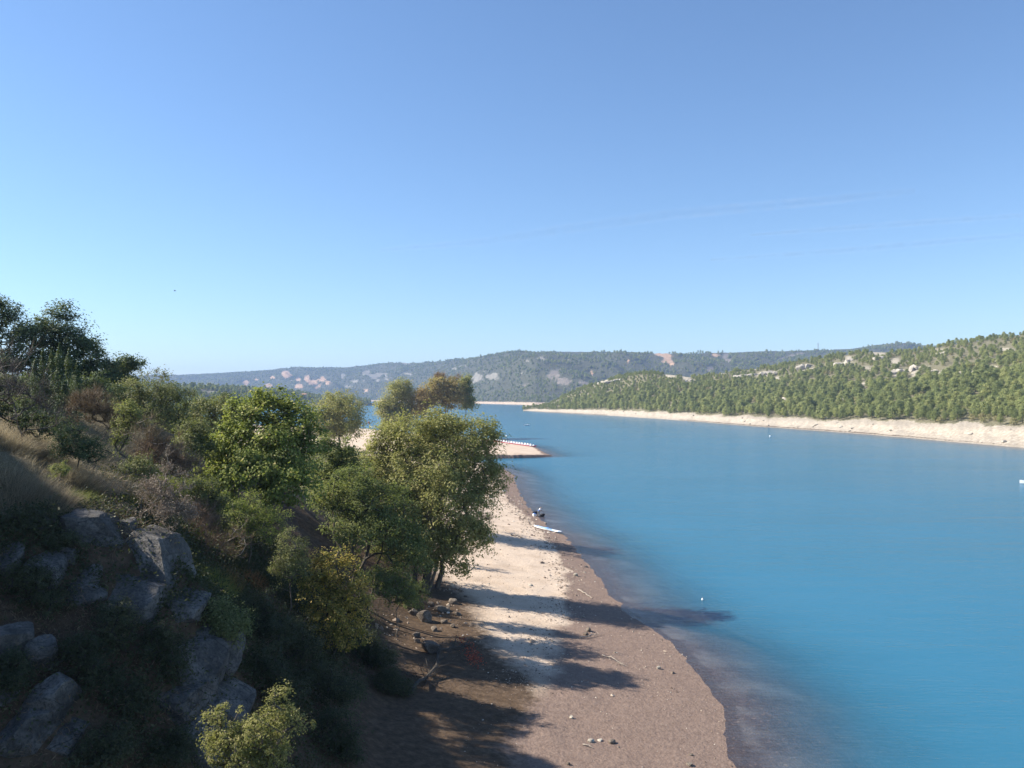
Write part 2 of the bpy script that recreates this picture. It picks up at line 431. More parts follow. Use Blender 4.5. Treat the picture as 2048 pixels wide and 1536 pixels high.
# cross sections: inland x -> height (bed beyond the waterline is added from shore_x)
SECT = {
    -60: [(-200, 50), (-120, 38), (-60, 26), (-40, 18), (-30, 13.5), (-22, 9.5), (-17, 7.4), (-13, 5.6), (-10.0, 3.9), (-8, 3.0), (-6, 2.3), (0, 1.5)],
    16: [(-200, 52), (-120, 44), (-60, 34), (-40, 28), (-30, 21), (-26, 15), (-22, 9.6), (-17, 6.9), (-13, 5.2), (-10.0, 3.8), (-8, 3.0), (-6, 2.3), (0, 1.5)],  # steep unseen rise at left, here and below, added to shade the cliff
    26: [(-200, 54), (-120, 46), (-60, 36), (-40, 31), (-32, 26.5), (-28.5, 23.0), (-24.5, 15.5), (-22, 12.2), (-17, 9.2), (-13.2, 6.9), (-10.2, 4.4), (-8.6, 3.3), (-6.5, 2.4), (0, 1.5)],
    35: [(-200, 54), (-120, 46), (-60, 36), (-40, 31), (-32, 27), (-28.5, 24), (-24.5, 18.6), (-22, 17.5), (-17, 14.9), (-13.2, 11.9), (-10.6, 6.8), (-9, 4.5), (-7, 2.6), (0, 1.5)],
    45: [(-200, 50), (-120, 39), (-60, 28.5), (-40, 22.6), (-30, 19), (-22, 15.4), (-17, 11.6), (-12, 5.8), (-9.5, 3.6), (-7.5, 2.5), (1, 1.35)],
    60: [(-200, 47), (-120, 37), (-60, 27), (-40, 21.8), (-32, 18.6), (-22, 12.6), (-17, 8.8), (-12, 4.3), (-9, 2.7), (-7.5, 2.3), (2, 1.3)],
    75: [(-200, 44), (-120, 35), (-60, 25), (-40, 20.3), (-30, 16.2), (-22, 10.8), (-15, 6), (-10, 3.2), (-8.3, 2.4), (1, 1.2)],
    100: [(-200, 36), (-120, 28), (-60, 18), (-40, 13.5), (-30, 10.6), (-20, 6.6), (-10, 2.9), (-6.5, 2.1), (0, 1.2)],
    135: [(-200, 28), (-120, 21), (-60, 13), (-40, 9.5), (-25, 6), (-12, 2.7), (-8, 2.0), (-3, 1.0)],
    170: [(-200, 20), (-120, 15), (-60, 9), (-40, 6.5), (-25, 4), (-12, 2.0), (-6, 1.1)],
    220: [(-200, 13), (-120, 9), (-80, 6), (-40, 3.6), (-20, 2.2), (-8, 1.2)],
    262: [(-200, 8), (-120, 5.5), (-80, 4), (-50, 2.8), (-30, 2.1), (-20, 0.9)],
    285: [(-200, 7), (-120, 4.6), (-80, 3.2), (-40, 2.6), (-20, 2.3), (-5, 1.7), (4, 0.9)],
    330: [(-200, 6), (-120, 3.4), (-80, 2.8), (-40, 2.6), (-20, 2.2), (-6, 1.5), (1, 0.8)],
    380: [(-300, 6), (-120, 3.0), (-80, 2.6), (-50, 2.2), (-30, 1.2), (-18, 0.6)],
    510: [(-400, 6), (-160, 2.6), (-120, 1.6), (-98, 0.8)],
    700: [(-1500, 6), (-1000, 4), (-800, 1.5), (-720, 0.5)],
}
SY = np.array(sorted(SECT))
def raw_ground(x, y):
    x = np.asarray(x, float); y = np.asarray(y, float)
    x, y = np.broadcast_arrays(x, y)
    sx = shore_x(y)
    prof = []
    for s in SY:
        pts = SECT[s]
        s0 = float(shore_x(s))
        off = np.where(x > -6, sx - s0, (sx - s0) * np.clip((x + 14) / 8, 0, 1)) if s < 150 else (sx - s0)
        px = np.array([p[0] for p in pts] + [s0]); pz = np.array([p[1] for p in pts] + [0.0])
        prof.append(np.interp(x - off, px, pz, left=pz[0] + 0.0))
    prof = np.stack(prof)
    k = np.clip(np.searchsorted(SY, y, side='right') - 1, 0, len(SY) - 2)
    f = np.clip((y - SY[k]) / (SY[k + 1] - SY[k]), 0, 1)
    ii = np.indices(x.shape)
    land = prof[(k,) + tuple(ii)] * (1 - f) + prof[(k + 1,) + tuple(ii)] * f
    t = x - sx
    bed = np.interp(t, [0, 2.5, 6, 9, 13, 22, 60], [0, -0.22, -0.75, -1.6, -3.2, -7.0, -12.5])
    bed = np.where(y > 262, np.interp(t, [0, 2, 6, 14, 40], [0, -0.3, -1.2, -4.0, -11.0]), bed)
    z = np.where(t < 0, land, bed)
    return z

def ground_z(x, y):
    x = np.asarray(x, float); y = np.asarray(y, float)
    z = raw_ground(x, y)
    steep = sstep(3.0, 7.0, z)
    lowland = sstep(0.25, 1.0, z) * (1 - steep)
    z = z + steep * (0.75 * fbm(x * 0.22, y * 0.22, 4) + 0.28 * fbm(x * 0.9, y * 0.9, 3)) * np.clip(1.4 - y / 300, 0.3, 1)
    z = z + lowland * 0.11 * fbm(x * 0.5, y * 0.5, 4)
    near = np.clip(1 - np.abs(z) / 0.9, 0, 1)
    z = z + near * 0.085 * fbm(x * 0.45 + 9, y * 0.45, 4)
    return z

def hit(u, v, dmin=14.0, dmax=600.0):
    """the point of the near ground that shows at (u, v)"""
    d = np.concatenate([np.arange(dmin, 130, 0.1), np.arange(130, dmax, 0.5)])
    x = (u - 1024.0) / F * d; z = CAM_H - (v - HZ) / F * d
    g = ground_z(x, d)
    b = np.nonzero(z <= g)[0]
    i = b[0] if len(b) else len(d) - 1
    return np.array((x[i], d[i], g[i]))

def grid_axis(*spans):
    out = []
    for a, b, s in spans: out.append(np.arange(a, b, s))
    return np.concatenate(out + [np.array([spans[-1][1]])])

gx = grid_axis((-900, -300, 40), (-300, -120, 8), (-120, -50, 2), (-50, -26, 0.8), (-26, 24, 0.4), (24, 60, 1.5), (60, 120, 6))
gy = grid_axis((-60, 10, 5), (10, 20, 1), (20, 90, 0.45), (90, 150, 0.8), (150, 255, 1.6), (255, 262, 0.8), (262, 282, 0.25), (282, 290, 0.8), (290, 380, 1.8), (380, 720, 8))
GX, GY = np.meshgrid(gx, gy)
GZ = ground_z(GX, GY)
nr, nc = GX.shape
def grid_faces(nr, nc):
    i = np.arange(nr - 1)[:, None] * nc + np.arange(nc - 1)[None]
    return np.stack([i, i + 1, i + nc + 1, i + nc], -1).reshape(-1, 4)
def add_attr(o, name, val):
    a = o.data.attributes.new(name, 'FLOAT', 'POINT'); a.data.foreach_set('value', np.asarray(val, float).ravel())

g = Geo(); g.add(np.stack([GX, GY, GZ], -1).reshape(-1, 3), grid_faces(nr, nc))
ground = g.build('ground', M['ground'], smooth=True)
tag(ground, 'brown earth slope running down to a pale gravel beach and muddy lake edge', 'ground', kind='structure')
T = GX - shore_x(GY)                     # metres towards the lake from the waterline
inl = -T
BAND = ([30, 55, 65, 73, 82, 95, 110, 140, 170, 217, 255, 262, 272, 290, 310, 330, 700], [13.0, 12.5, 10.5, 7.2, 4.8, 3.6, 2.9, 2.6, 3.8, 4.0, 2.0, 1.2, 1.7, 2.4, 1.3, 1.0, 1.5])
wid = np.interp(GY, *BAND)   # damp mud band
mud = 1 - sstep(wid * 0.72 - 0.5, wid * 1.12 + 0.6, inl + 1.2 * fbm(GX * .3, GY * .3, 4))
foot = np.interp(GY, [30, 44, 52, 62, 75, 84, 100, 135, 170, 220, 262, 700], [0.6, 0.85, 1.25, 1.6, 1.75, 2.3, 2.5, 2.4, 2.2, 2.8, 4.5, 6])
pale = 1 - sstep(foot - 0.5, foot + 0.7, GZ)
grassy = np.maximum(sstep(12.5, 16.5, GZ), sstep(70, 100, GY) * sstep(2.6, 3.5, GZ))
add_attr(ground, 'mud', mud); add_attr(ground, 'pale', pale); add_attr(ground, 'grassy', grassy)
add_attr(ground, 'bed', sstep(-0.02, -0.16, GZ))

# ------------------------------------------------------------------ lofted hills (real positions worked out from sight lines and distances)
def loft(us, lines, sub):
    """lines: list of (distance(u), height(u)); sub: rows between neighbours. returns X, Y, Z, U grids"""
    D = []; Z = []
    for i in range(len(lines) - 1):
        (d0, z0), (d1, z1) = lines[i], lines[i + 1]
        for k in range(sub[i]):
            f = k / sub[i]
            D.append(d0 * (1 - f) + d1 * f); Z.append(z0 * (1 - f) + z1 * f)
    D.append(lines[-1][0]); Z.append(lines[-1][1])
    D = np.stack(D); Z = np.stack(Z)
    for _ in range(2):
        Z[2:-1] = Z[2:-1] * 0.5 + 0.25 * (Z[1:-2] + Z[3:])
    U = np.broadcast_to(us, D.shape)
    return (U - 1024.0) / F * D, D.copy(), Z, U

def row_of(z, d):
    return HZ - (z - CAM_H) * F / d

# ---- the wooded hill across the water on the right
us_r = np.concatenate([np.linspace(1046, 1420, 150), np.linspace(1425, 2100, 180), np.linspace(2110, 3300, 60)])
ds = np.interp(us_r, [1046, 1056, 1090, 1150, 1290, 1400, 1500, 1600, 1700, 1800, 1900, 2048, 2300, 2700, 3300],
               [1180, 1178, 1090, 985, 786, 665, 571, 508, 458, 412, 371, 324, 262, 190, 130])
ds = ds * (1 + 0.008 * fbm(us_r / 38.0, us_r * 0, 3))
zb = np.interp(us_r, [1046, 1060, 1150, 1290, 1500, 1700, 1900, 2048, 3300], [0.6, 2.5, 4.0, 4.2, 3.9, 4.2, 4.9, 5.6, 6])
wb = np.interp(us_r, [1046, 1070, 1290, 1700, 2048, 3300], [6, 22, 24, 20, 19, 20])
rdist = np.interp(us_r, [1046, 1100, 1290, 1400, 1500, 1700, 2048, 3300], [60, 140, 240, 300, 400, 430, 420, 400])
ridge_v = np.interp(us_r, [1046, 1060, 1100, 1150, 1200, 1250, 1290, 1350, 1400, 1440, 1500, 1560, 1600, 1650, 1700, 1740, 1800, 1850, 1900, 1950, 2000, 2048, 2300, 3300],
                    [818, 812, 800, 774, 752, 740, 735, 737, 743, 735, 729, 720, 712, 704, 697, 691, 691, 686, 676, 669, 662, 655, 625, 560])
th = np.interp(us_r, [1046, 1100, 1300, 1500, 2048], [3, 6, 7, 6, 6])
dr_ = ds + rdist
zr = CAM_H + (HZ - ridge_v) / F * dr_ - th
zr = np.maximum(zr, zb + 0.5)
zl = lambda f: (ds + wb + (rdist - wb) * f, zb + (zr - zb) * (0.12 * f + 0.88 * f ** 1.15))
lines_r = [(ds - 60, ds * 0 - 12.0), (ds - 8, ds * 0 - 1.2), (ds, ds * 0.0), (ds + wb * 0.6, zb * 0.42), (ds + wb, zb), zl(0.2), zl(0.45), zl(0.72), (dr_, zr),
           (dr_ + 60, zr - 3), (dr_ + 300, zr * 0.75), (dr_ + 700, zr * 0.2)]
sub_r = [3, 3, 4, 4, 8, 12, 12, 12, 4, 4, 3]
HX, HY, HZ_, HU = loft(us_r, lines_r, sub_r)
inner = np.clip((HZ_ - zb[None]) / np.maximum(zr - zb, 1)[None], 0, 1)
HZ_ = HZ_ + sstep(0.0, 0.25, inner) * (1 - 0.75 * sstep(0.85, 1, inner)) * (5.0 * fbm(HX / 70, HY / 70, 4) + 1.5 * fbm(HX / 16, HY / 16, 3))
HZ_ = HZ_ + np.where((HZ_ > 0.8) & (inner < 0.2), 0.8 * fbm(HX / 9, HY / 9, 4) + 0.5 * fbm(HX / 3.1, HY / 3.1, 3), 0)
HVv = row_of(HZ_, HY)
def patch(U, V, items, seed=0, rag=0.55):
    """0..1 mask from ellipses (u, v, half width, half height, tilt degrees) with ragged edges"""
    n = fbm(U / 9.0 + seed, V / 4.5 + seed * 3, 4)
    best = np.zeros(U.shape)
    for it in items:
        u, v, a, b = it[:4]; r = math.radians(it[4] if len(it) > 4 else 0)
        du = (U - u) * math.cos(r) + (V - v) * math.sin(r); dv = -(U - u) * math.sin(r) + (V - v) * math.cos(r)
        q = 1.25 - np.sqrt((du / a) ** 2 + (dv / b) ** 2) + rag * n
        best = np.maximum(best, np.clip(q - 0.15, 0, 1))
    return best
ROCK_R = [(1200, 762, 26, 7, -14), (1340, 752, 18, 5), (1372, 752, 16, 8, 20), (1375, 762, 16, 6), (1440, 745, 30, 6, -8), (1500, 734, 36, 8, -8), (1548, 730, 12, 6),
          (1530, 748, 26, 8), (1556, 756, 18, 6), (1612, 738, 22, 10), (1690, 730, 30, 9), (1640, 712, 20, 6), (1700, 715, 16, 7), (1760, 706, 26, 8), (1790, 722, 18, 10), (1735, 736, 14, 8),
          (1800, 746, 28, 9, -18), (1828, 746, 12, 12), (1850, 735, 20, 6), (1880, 748, 24, 8), (1925, 758, 20, 7), (1945, 752, 12, 6), (1885, 700, 20, 5), (1980, 735, 26, 7), (2015, 700, 30, 6), (1660, 708, 22, 5),
          (1568, 805, 12, 10), (1508, 812, 12, 8), (1680, 806, 14, 9), (1708, 770, 8, 6), (1725, 768, 8, 4), (1730, 782, 10, 7), (2130, 720, 60, 12), (1985, 722, 22, 5)]
rock_r = patch(HU, HVv, ROCK_R, 3)
rock_r = rock_r * (inner > 0.05)
beach_r = (1 - sstep(0.015, 0.05, inner + 0.03 * fbm(HX / 12, HY / 12, 3))) * (HZ_ > -0.5)
wet_r = np.where(HY - ds[None] < 3.5, np.clip(1 - np.abs(HZ_ - 0.35) / 0.42, 0, 1), 0) * 1.0
g = Geo(); g.add(np.stack([HX, HY, HZ_], -1).reshape(-1, 3), grid_faces(*HX.shape))
hill = g.build('hill', M['hill'], smooth=True)
tag(hill, 'pine covered hill across the lake with pale gravel shore and limestone ledges', 'hill', kind='structure')
add_attr(hill, 'rock', rock_r); add_attr(hill, 'beach', beach_r); add_attr(hill, 'wet', wet_r)

# ---- the far blue ridge
us_f = np.concatenate([np.linspace(-1400, 280, 60), np.linspace(290, 1700, 420), np.linspace(1710, 2100, 60), np.linspace(2120, 3600, 40)])
df = np.interp(us_f, [-1400, 300, 700, 760, 850, 950, 1070, 1200, 1400, 1700, 2100, 3600], [4300, 4000, 3700, 3600, 3000, 2500, 1990, 1900, 1900, 1900, 1900, 1900])
df = df * (1 + 0.006 * fbm(us_f / 30.0, us_f * 0 + 4, 3))
rv = np.interp(us_f, [-1400, 0, 330, 420, 500, 560, 640, 700, 770, 830, 900, 950, 1000, 1040, 1100, 1200, 1300, 1330, 1400, 1500, 1600, 1700, 1760, 1810, 1850, 2100, 3600],
               [755, 750, 749, 744, 740, 735, 733, 732, 726, 724, 718, 713, 705, 700, 699, 699, 702, 703, 702, 700, 697, 695, 688, 682, 690, 700, 720])
rd = np.interp(us_f, [-1400, 300, 760, 1070, 1400, 3600], [1500, 1500, 1300, 1150, 1100, 1100])
zfr = CAM_H + (HZ - rv) / F * (df + rd) - 6
shape = [(0.10, 0.10), (0.3, 0.36), (0.5, 0.60), (0.75, 0.86), (1.0, 1.0)]
lines_f = [(df - 150, df * 0 - 12.0), (df, df * 0.0), (df + 30, df * 0 + 6.0)] + [(df + 30 + (rd - 30) * a, 6 + (zfr - 6) * b) for a, b in shape] + [(df + rd + 500, zfr * 0.97), (df + rd + 1200, zfr * 0.5)]
sub_f = [2, 3, 5, 10, 12, 12, 12, 5, 3]
FX, FY, FZ, FU = loft(us_f, lines_f, sub_f)
fin = np.clip((FZ - 6) / np.maximum(zfr - 6, 1)[None], 0, 1)
mid_ = np.clip(4 * fin * (1 - fin), 0, 1) ** 0.7 * (FZ > 6)
gul = fbm((FX + 0.55 * FY) / 260.0, FY / 900.0, 4)
FZ = FZ + mid_ * (46 * (np.abs(gul) * 2 - 0.5) + 24 * fbm(FX / 120, FY / 120, 4)) + (fin > 0.02) * 3.0 * fbm(FX / 50, FY / 50, 3)
FV = row_of(FZ, FY)
OCHRE = [(573, 750, 12, 8, 30), (546, 755, 7, 6), (492, 767, 9, 7), (538, 772, 9, 5), (614, 757, 8, 8, 40), (625, 766, 14, 9), (645, 757, 12, 10), (655, 766, 8, 6), (600, 773, 14, 6), (584, 762, 6, 4), (598, 759, 7, 5), (636, 775, 9, 5), (512, 760, 5, 3),
         (733, 781, 12, 5), (1326, 709, 24, 9, 10), (1335, 718, 15, 10, 40), (1343, 728, 7, 5), (1348, 737, 4, 3), (1257, 723, 4, 7, -30), (1272, 733, 5, 4), (1184, 748, 4, 9, -20), (1405, 717, 6, 4), (1430, 711, 14, 4), (1420, 715, 5, 4)]
ROCK_F = [(735, 748, 22, 8, 30), (755, 752, 16, 9), (772, 757, 12, 5), (712, 762, 14, 5), (700, 772, 10, 4), (784, 727, 10, 3), (810, 726, 12, 3), (918, 735, 16, 5, -20), (960, 755, 16, 10), (985, 752, 12, 10), (945, 762, 14, 5), (1030, 745, 16, 5), (1085, 716, 9, 5), (1131, 718, 7, 4), (820, 748, 14, 4), (686, 752, 9, 4), (1055, 722, 5, 3)]
BARE = [(1125, 762, 34, 14, 18), (1105, 748, 22, 9, -30), (1158, 766, 22, 8), (1452, 712, 13, 10), (1455, 722, 15, 9), (1420, 738, 14, 6), (1580, 712, 40, 4, -14), (1050, 770, 18, 6)]
och = np.clip(patch(FU, FV, OCHRE, 5, 0.8) * 1.2, 0, 1); rkf = patch(FU, FV, ROCK_F, 8, 1.5); bare_f = patch(FU, FV, BARE, 11, 0.8)
fb = (1 - sstep(5, 8, FZ)) * (FZ > -1)
FZ = FZ + och * 7 * fbm(FX / 22, FY / 22, 3)
g = Geo(); g.add(np.stack([FX, FY, FZ], -1).reshape(-1, 3), grid_faces(*FX.shape))
farhill = g.build('hills', M['farhill'], smooth=True)
tag(farhill, 'long hazy blue wooded ridge with ochre cliffs closing the far end of the lake', 'hills', kind='structure')
add_attr(farhill, 'rock', rkf); add_attr(farhill, 'ochre', och); add_attr(farhill, 'bare', bare_f); add_attr(farhill, 'beach', fb)

# ---- the low wooded headland on the left, with its bare white ledge
us_p = np.concatenate([np.linspace(-900, 200, 40), np.linspace(210, 758, 200)])
dp = np.interp(us_p, [-900, 0, 330, 500, 600, 650, 700, 735, 758], [800, 820, 950, 1350, 1650, 1760, 1850, 1900, 1950])
pv = np.interp(us_p, [-900, 0, 330, 380, 480, 560, 600, 640, 700, 730, 752, 758], [735, 745, 762, 766, 769, 774, 781, 788, 792, 795, 803, 809])
pr = np.interp(us_p, [-900, 330, 600, 700, 758], [350, 320, 200, 110, 20])
zp = np.maximum(CAM_H + (HZ - pv) / F * (dp + pr) - 7.0, 0.8)
lines_p = [(dp - 90, dp * 0 - 12), (dp, dp * 0), (dp + pr * .08, np.minimum(3.0, zp * .8)), (dp + pr * .5, 2 + zp * .6), (dp + pr, zp), (dp + pr * 2, zp * .6), (dp + pr * 3.5, zp * 0 - 10)]
PX, PY, PZ, PU = loft(us_p, lines_p, [2, 2, 8, 8, 5, 4])
pin = np.clip(PZ / np.maximum(zp, 3)[None], 0, 1)
PZ = PZ + (pin > 0.3) * 1.6 * fbm(PX / 30, PY / 30, 4)
PV = row_of(PZ, PY)
led = patch(PU, PV, [(395, 781, 24, 3.5, 3), (430, 786, 30, 4.5, 6), (455, 789, 14, 4)], 2, 0.5)
PZ = PZ + led * 2.0
pbeach = (1 - sstep(0.8, 2.2, PZ)) * (PZ > -1)
g = Geo(); g.add(np.stack([PX, PY, PZ], -1).reshape(-1, 3), grid_faces(*PX.shape))
pen = g.build('terrain', M['farhill'], smooth=True)
tag(pen, 'low wooded headland on the far left shore with a bare white ledge', 'headland', kind='structure')
add_attr(pen, 'rock', led); add_attr(pen, 'beach', pbeach)

# ---- the bottom of everything: lake bed sheet out to the horizon
g = Geo()
bx = np.linspace(-9000, 9000, 10); by = np.linspace(-800, 9000, 10); BX, BY = np.meshgrid(bx, by)
g.add(np.stack([BX, BY, BX * 0 - 14.0], -1).reshape(-1, 3), grid_faces(10, 10))
tag(g.build('lake_bed', M['rubble']), 'dark lake bed far below the turquoise water', 'lake bed', kind='structure')

# ---- water
wx = grid_axis((-4500, -1000, 250), (-1000, -120, 40), (-120, -20, 4), (-20, 34, 0.9), (34, 130, 6), (130, 260, 5), (260, 1000, 30), (1000, 4500, 250))
wy = grid_axis((-400, -60, 40), (-60, 20, 6), (20, 150, 1.5), (150, 250, 3), (250, 290, 1.2), (290, 400, 3.5), (400, 1200, 8), (1200, 5500, 60))
WX, WY = np.meshgrid(wx, wy)
inx = (WY < 720) & (WX < 120) & (WX > -900)
depth = np.where(inx, -ground_z(WX, np.clip(WY, -60, 720)), 12.0)
wu = 1024 + WX / np.maximum(WY, 1) * F
dsh = np.interp(wu, us_r, ds)
dep_r = np.where((wu > 1046) & (WY > 40), (dsh - WY) * 0.11 - 0.1, 12.0)
depth = np.clip(np.minimum(depth, dep_r), 0.0, 14.0)
g = Geo(); g.add(np.stack([WX, WY, WX * 0.0], -1).reshape(-1, 3), grid_faces(*WX.shape))
water = g.build('water', M['water'], smooth=True)
tag(water, 'rippled turquoise lake water, clear and brown over the shallows', 'lake', kind='structure')
add_attr(water, 'depth', depth)

# ------------------------------------------------------------------ plant builders
def lobes_at(items, d):
    """(u, v, half width px, half height px[, extra metres further away[, depth factor]]) -> world ellipsoids"""
    out = []
    for it in items:
        u, v, a, b = it[:4]
        dd = d + (it[4] if len(it) > 4 else 0.0)
        k = it[5] if len(it) > 5 else 1.0
        c = P(u, v, dd)
        out.append((c, np.array((a * dd / F, a * dd / F * k, b * dd / F))))
    return out

def sample_lobes(lobes, n, rg, shell=0.35, under=0.75):
    w = np.array([(r[0] * r[1] * r[2]) ** (2 / 3.0) for c, r in lobes]); w = w / w.sum()
    k = rg.choice(len(lobes), n, p=w)
    dirs = unit(rg.normal(size=(n, 3)))
    low = dirs[:, 2] < -0.35
    flip = low & (rg.random(n) < under)
    dirs[flip, 2] *= -1
    rad = rg.uniform(shell ** 3, 1, n) ** (1 / 3.0)
    C = np.array([c for c, r in lobes])[k]; R = np.array([r for c, r in lobes])[k]
    # ragged outline: the reach changes with the direction
    wob = 1 + 0.27 * np.sin(dirs[:, 0] * 5 + k * 2.1) * np.cos(dirs[:, 1] * 4 + k) + 0.20 * np.sin(dirs[:, 2] * 9 + k * 3.3)
    return C + dirs * R * (rad * wob)[:, None], dirs, k

def connect(start_pts, pts, rg):
    """joins every clump to the nearest node that lies nearer to the trunk; returns nodes, parent index"""
    hub = start_pts[-1]
    order = np.argsort(np.linalg.norm(pts - hub, axis=1))
    nodes = list(start_pts); par = [max(0, i - 1) for i in range(len(start_pts))]
    arr = np.zeros((len(start_pts) + len(pts), 3)); arr[:len(nodes)] = start_pts
    n = len(nodes); first = max(0, len(start_pts) // 3)
    for i in order:
        dd = np.linalg.norm(arr[first:n] - pts[i], axis=1)
        # prefers nodes below the clump
        dd = dd + 0.6 * np.maximum(0, arr[first:n, 2] - pts[i, 2])
        j = int(np.argmin(dd)) + first
        arr[n] = pts[i]; par.append(j); n += 1
    return arr[:n], np.array(par), len(start_pts)

def wood_mesh(g, arr, par, nstart, trunk_r, tip_r, rg, sides=5):
    n = len(arr)
    cnt = np.ones(n)
    for i in range(n - 1, 0, -1):
        cnt[par[i]] += cnt[i]
    rad = tip_r * cnt ** 0.42
    rad = np.minimum(rad, trunk_r)
    tr = np.linspace(1.0, 0.62, nstart) * trunk_r
    rad[:nstart] = tr
    g.tube(arr[:nstart], rad[:nstart] * np.where(np.arange(nstart) == 0, 1.35, 1.0), 8)
    idx = np.arange(nstart, n); p = par[idx]
    A = arr[p]; B = arr[idx]
    ra = np.minimum(rad[p], rad[idx] * 1.35); rb = rad[idx]
    mid = (A + B) / 2 + rg.normal(size=A.shape) * (np.linalg.norm(B - A, axis=1) * 0.09)[:, None]
    rm = (ra + rb) / 2
    big = rm > 0.02
    g.prisms(A, mid, ra, rm, sides); g.prisms(mid, B, rm, rb, sides)
    return rad

def leafy(name, label, cat, base, lobes, d, leaf, bark='bark', clumps=160, per=70, clump=0.55, leafsize=0.16, trunk_r=0.16, seed=1, shell=0.35,
          group=None, up=0.75, trunk_to=0.55, extra_trunks=(), flat=0.7, stray=0.03, twig_r=0.012, crown_name='crown', ratio=0.55, base_dy=0.0, under=0.75):
    """a tree or leafy shrub: an Empty at its foot > trunk, crown"""
    rg = rng_of(seed)
    L = lobes_at(lobes, d) if not isinstance(lobes[0][0], np.ndarray) else lobes
    base = np.asarray(base, float)
    pts, dirs, k = sample_lobes(L, clumps, rg, shell, under)
    gz = ground_z(pts[:, 0], pts[:, 1])
    pts = pts[pts[:, 2] > gz + 0.12]; n = len(pts)
    t = empty(name, base)
    tag(t, label, cat, group)
    hub = np.mean([c for c, r in L], axis=0); 
    low = min(c[2] - r[2] * 0.6 for c, r in L)
    top = base + (hub - base) * trunk_to
    ks = np.linspace(0, 1, 6)[:, None]
    path = base + (top - base) * ks + np.array([0, 0, -0.15]) * (1 - ks)
    path[1:-1] += rg.normal(size=(4, 3)) * 0.035 * np.linalg.norm(top - base)
    arr, par, ns = connect(path, pts, rg)
    g = Geo(); wood_mesh(g, arr, par, ns, trunk_r, twig_r, rg)
    for (b2, f2, r2) in extra_trunks:
        b2 = np.asarray(b2, float); tp = b2 + (hub + np.asarray(f2) - b2) * 0.8
        pp = b2 + (tp - b2) * ks; pp[1:-1] += rg.normal(size=(4, 3)) * 0.03 * np.linalg.norm(tp - b2)
        g.tube(pp, np.linspace(1, .4, 6) * r2, 7)
    g.build('trunk', M[bark], t, base, smooth=True)
    # leaves round every clump
    gl = Geo()
    m = per
    cs = clump * rg.uniform(0.42, 1.40, n)
    off = rg.normal(size=(n, m, 3)) * 0.55
    r_ = np.linalg.norm(off, axis=2, keepdims=True); off = off / np.maximum(r_, 1e-6) * np.minimum(r_, 1.25)
    off[..., 2] *= flat
    C = pts[:, None] + off * cs[:, None, None]
    out = unit(off * 0.8 + unit(pts - hub)[:, None] * 0.7)
    ctint = rg.normal(size=n) * 0.13
    tint = np.clip(0.5 + ctint[:, None] + rg.normal(size=(n, m)) * 0.20, 0, 1)
    keep = rg.random((n, m)) < rg.uniform(0.65, 1.0, n)[:, None]
    C = C[keep]; out = out[keep]; tint = tint[keep]
    ok = C[:, 2] > ground_z(C[:, 0], C[:, 1]) + 0.02
    gl.leaves(C[ok], leafsize, leafsize * ratio, rg, out=out[ok], up=up, tint=tint[ok])
    ns_ = int(n * m * stray)
    if ns_:
        i = rg.integers(0, n, ns_)
        S = pts[i] + unit(rg.normal(size=(ns_, 3)) + np.array([0, 0, 0.5])) * (cs[i] * rg.uniform(0.7, 1.3, ns_))[:, None]
        gl.leaves(S, leafsize, leafsize * ratio, rg, up=up, tint=np.clip(0.6 + rg.normal(size=ns_) * .2, 0, 1))
    gl.build(crown_name, M[leaf], t, base)
    return t

def spire(name, label, cat, base, spires, d, leaf, per=900, leafsize=0.12, seed=1, group=None, bark='darkbark'):
    """juniper-like shrub: several upright feathery spires (u, v_top, v_bottom, half width px)"""
    rg = rng_of(seed); base = np.asarray(base, float)
    t = empty(name, base); tag(t, label, cat, group)
    g = Geo(); gl = Geo()
    for (u, v0, v1, a) in spires:
        dd = d + rg.uniform(-0.6, 0.6)
        top = P(u, v0, dd); bot = P(u + rg.uniform(-4, 4), v1, dd); w = a * dd / F
        h = rg.random(per) ** 0.8
        rr = w * (1 - h) ** 0.6 * np.sqrt(rg.random(per)) * (1 + 0.35 * np.sin(h * 23 + rg.random() * 6))
        an = rg.uniform(0, 2 * math.pi, per)
        C = bot + (top - bot) * h[:, None] + np.stack([np.cos(an) * rr, np.sin(an) * rr, rg.normal(size=per) * .05], 1)
        o = np.stack([np.cos(an), np.sin(an), 0.9 + 0 * an], 1)
        gl.leaves(C, leafsize, leafsize * 0.4, rg, out=unit(o), up=0.1, tint=np.clip(0.45 + rg.normal(size=per) * 0.22, 0, 1))
        mid = base * 0.5 + bot * 0.5
        g.tube(np.stack([base, mid, bot, bot + (top - bot) * .6]), [0.06, 0.05, 0.04, 0.015], 5)
    g.build('trunk', M[bark], t, base); gl.build('crown', M[leaf], t, base)
    return t

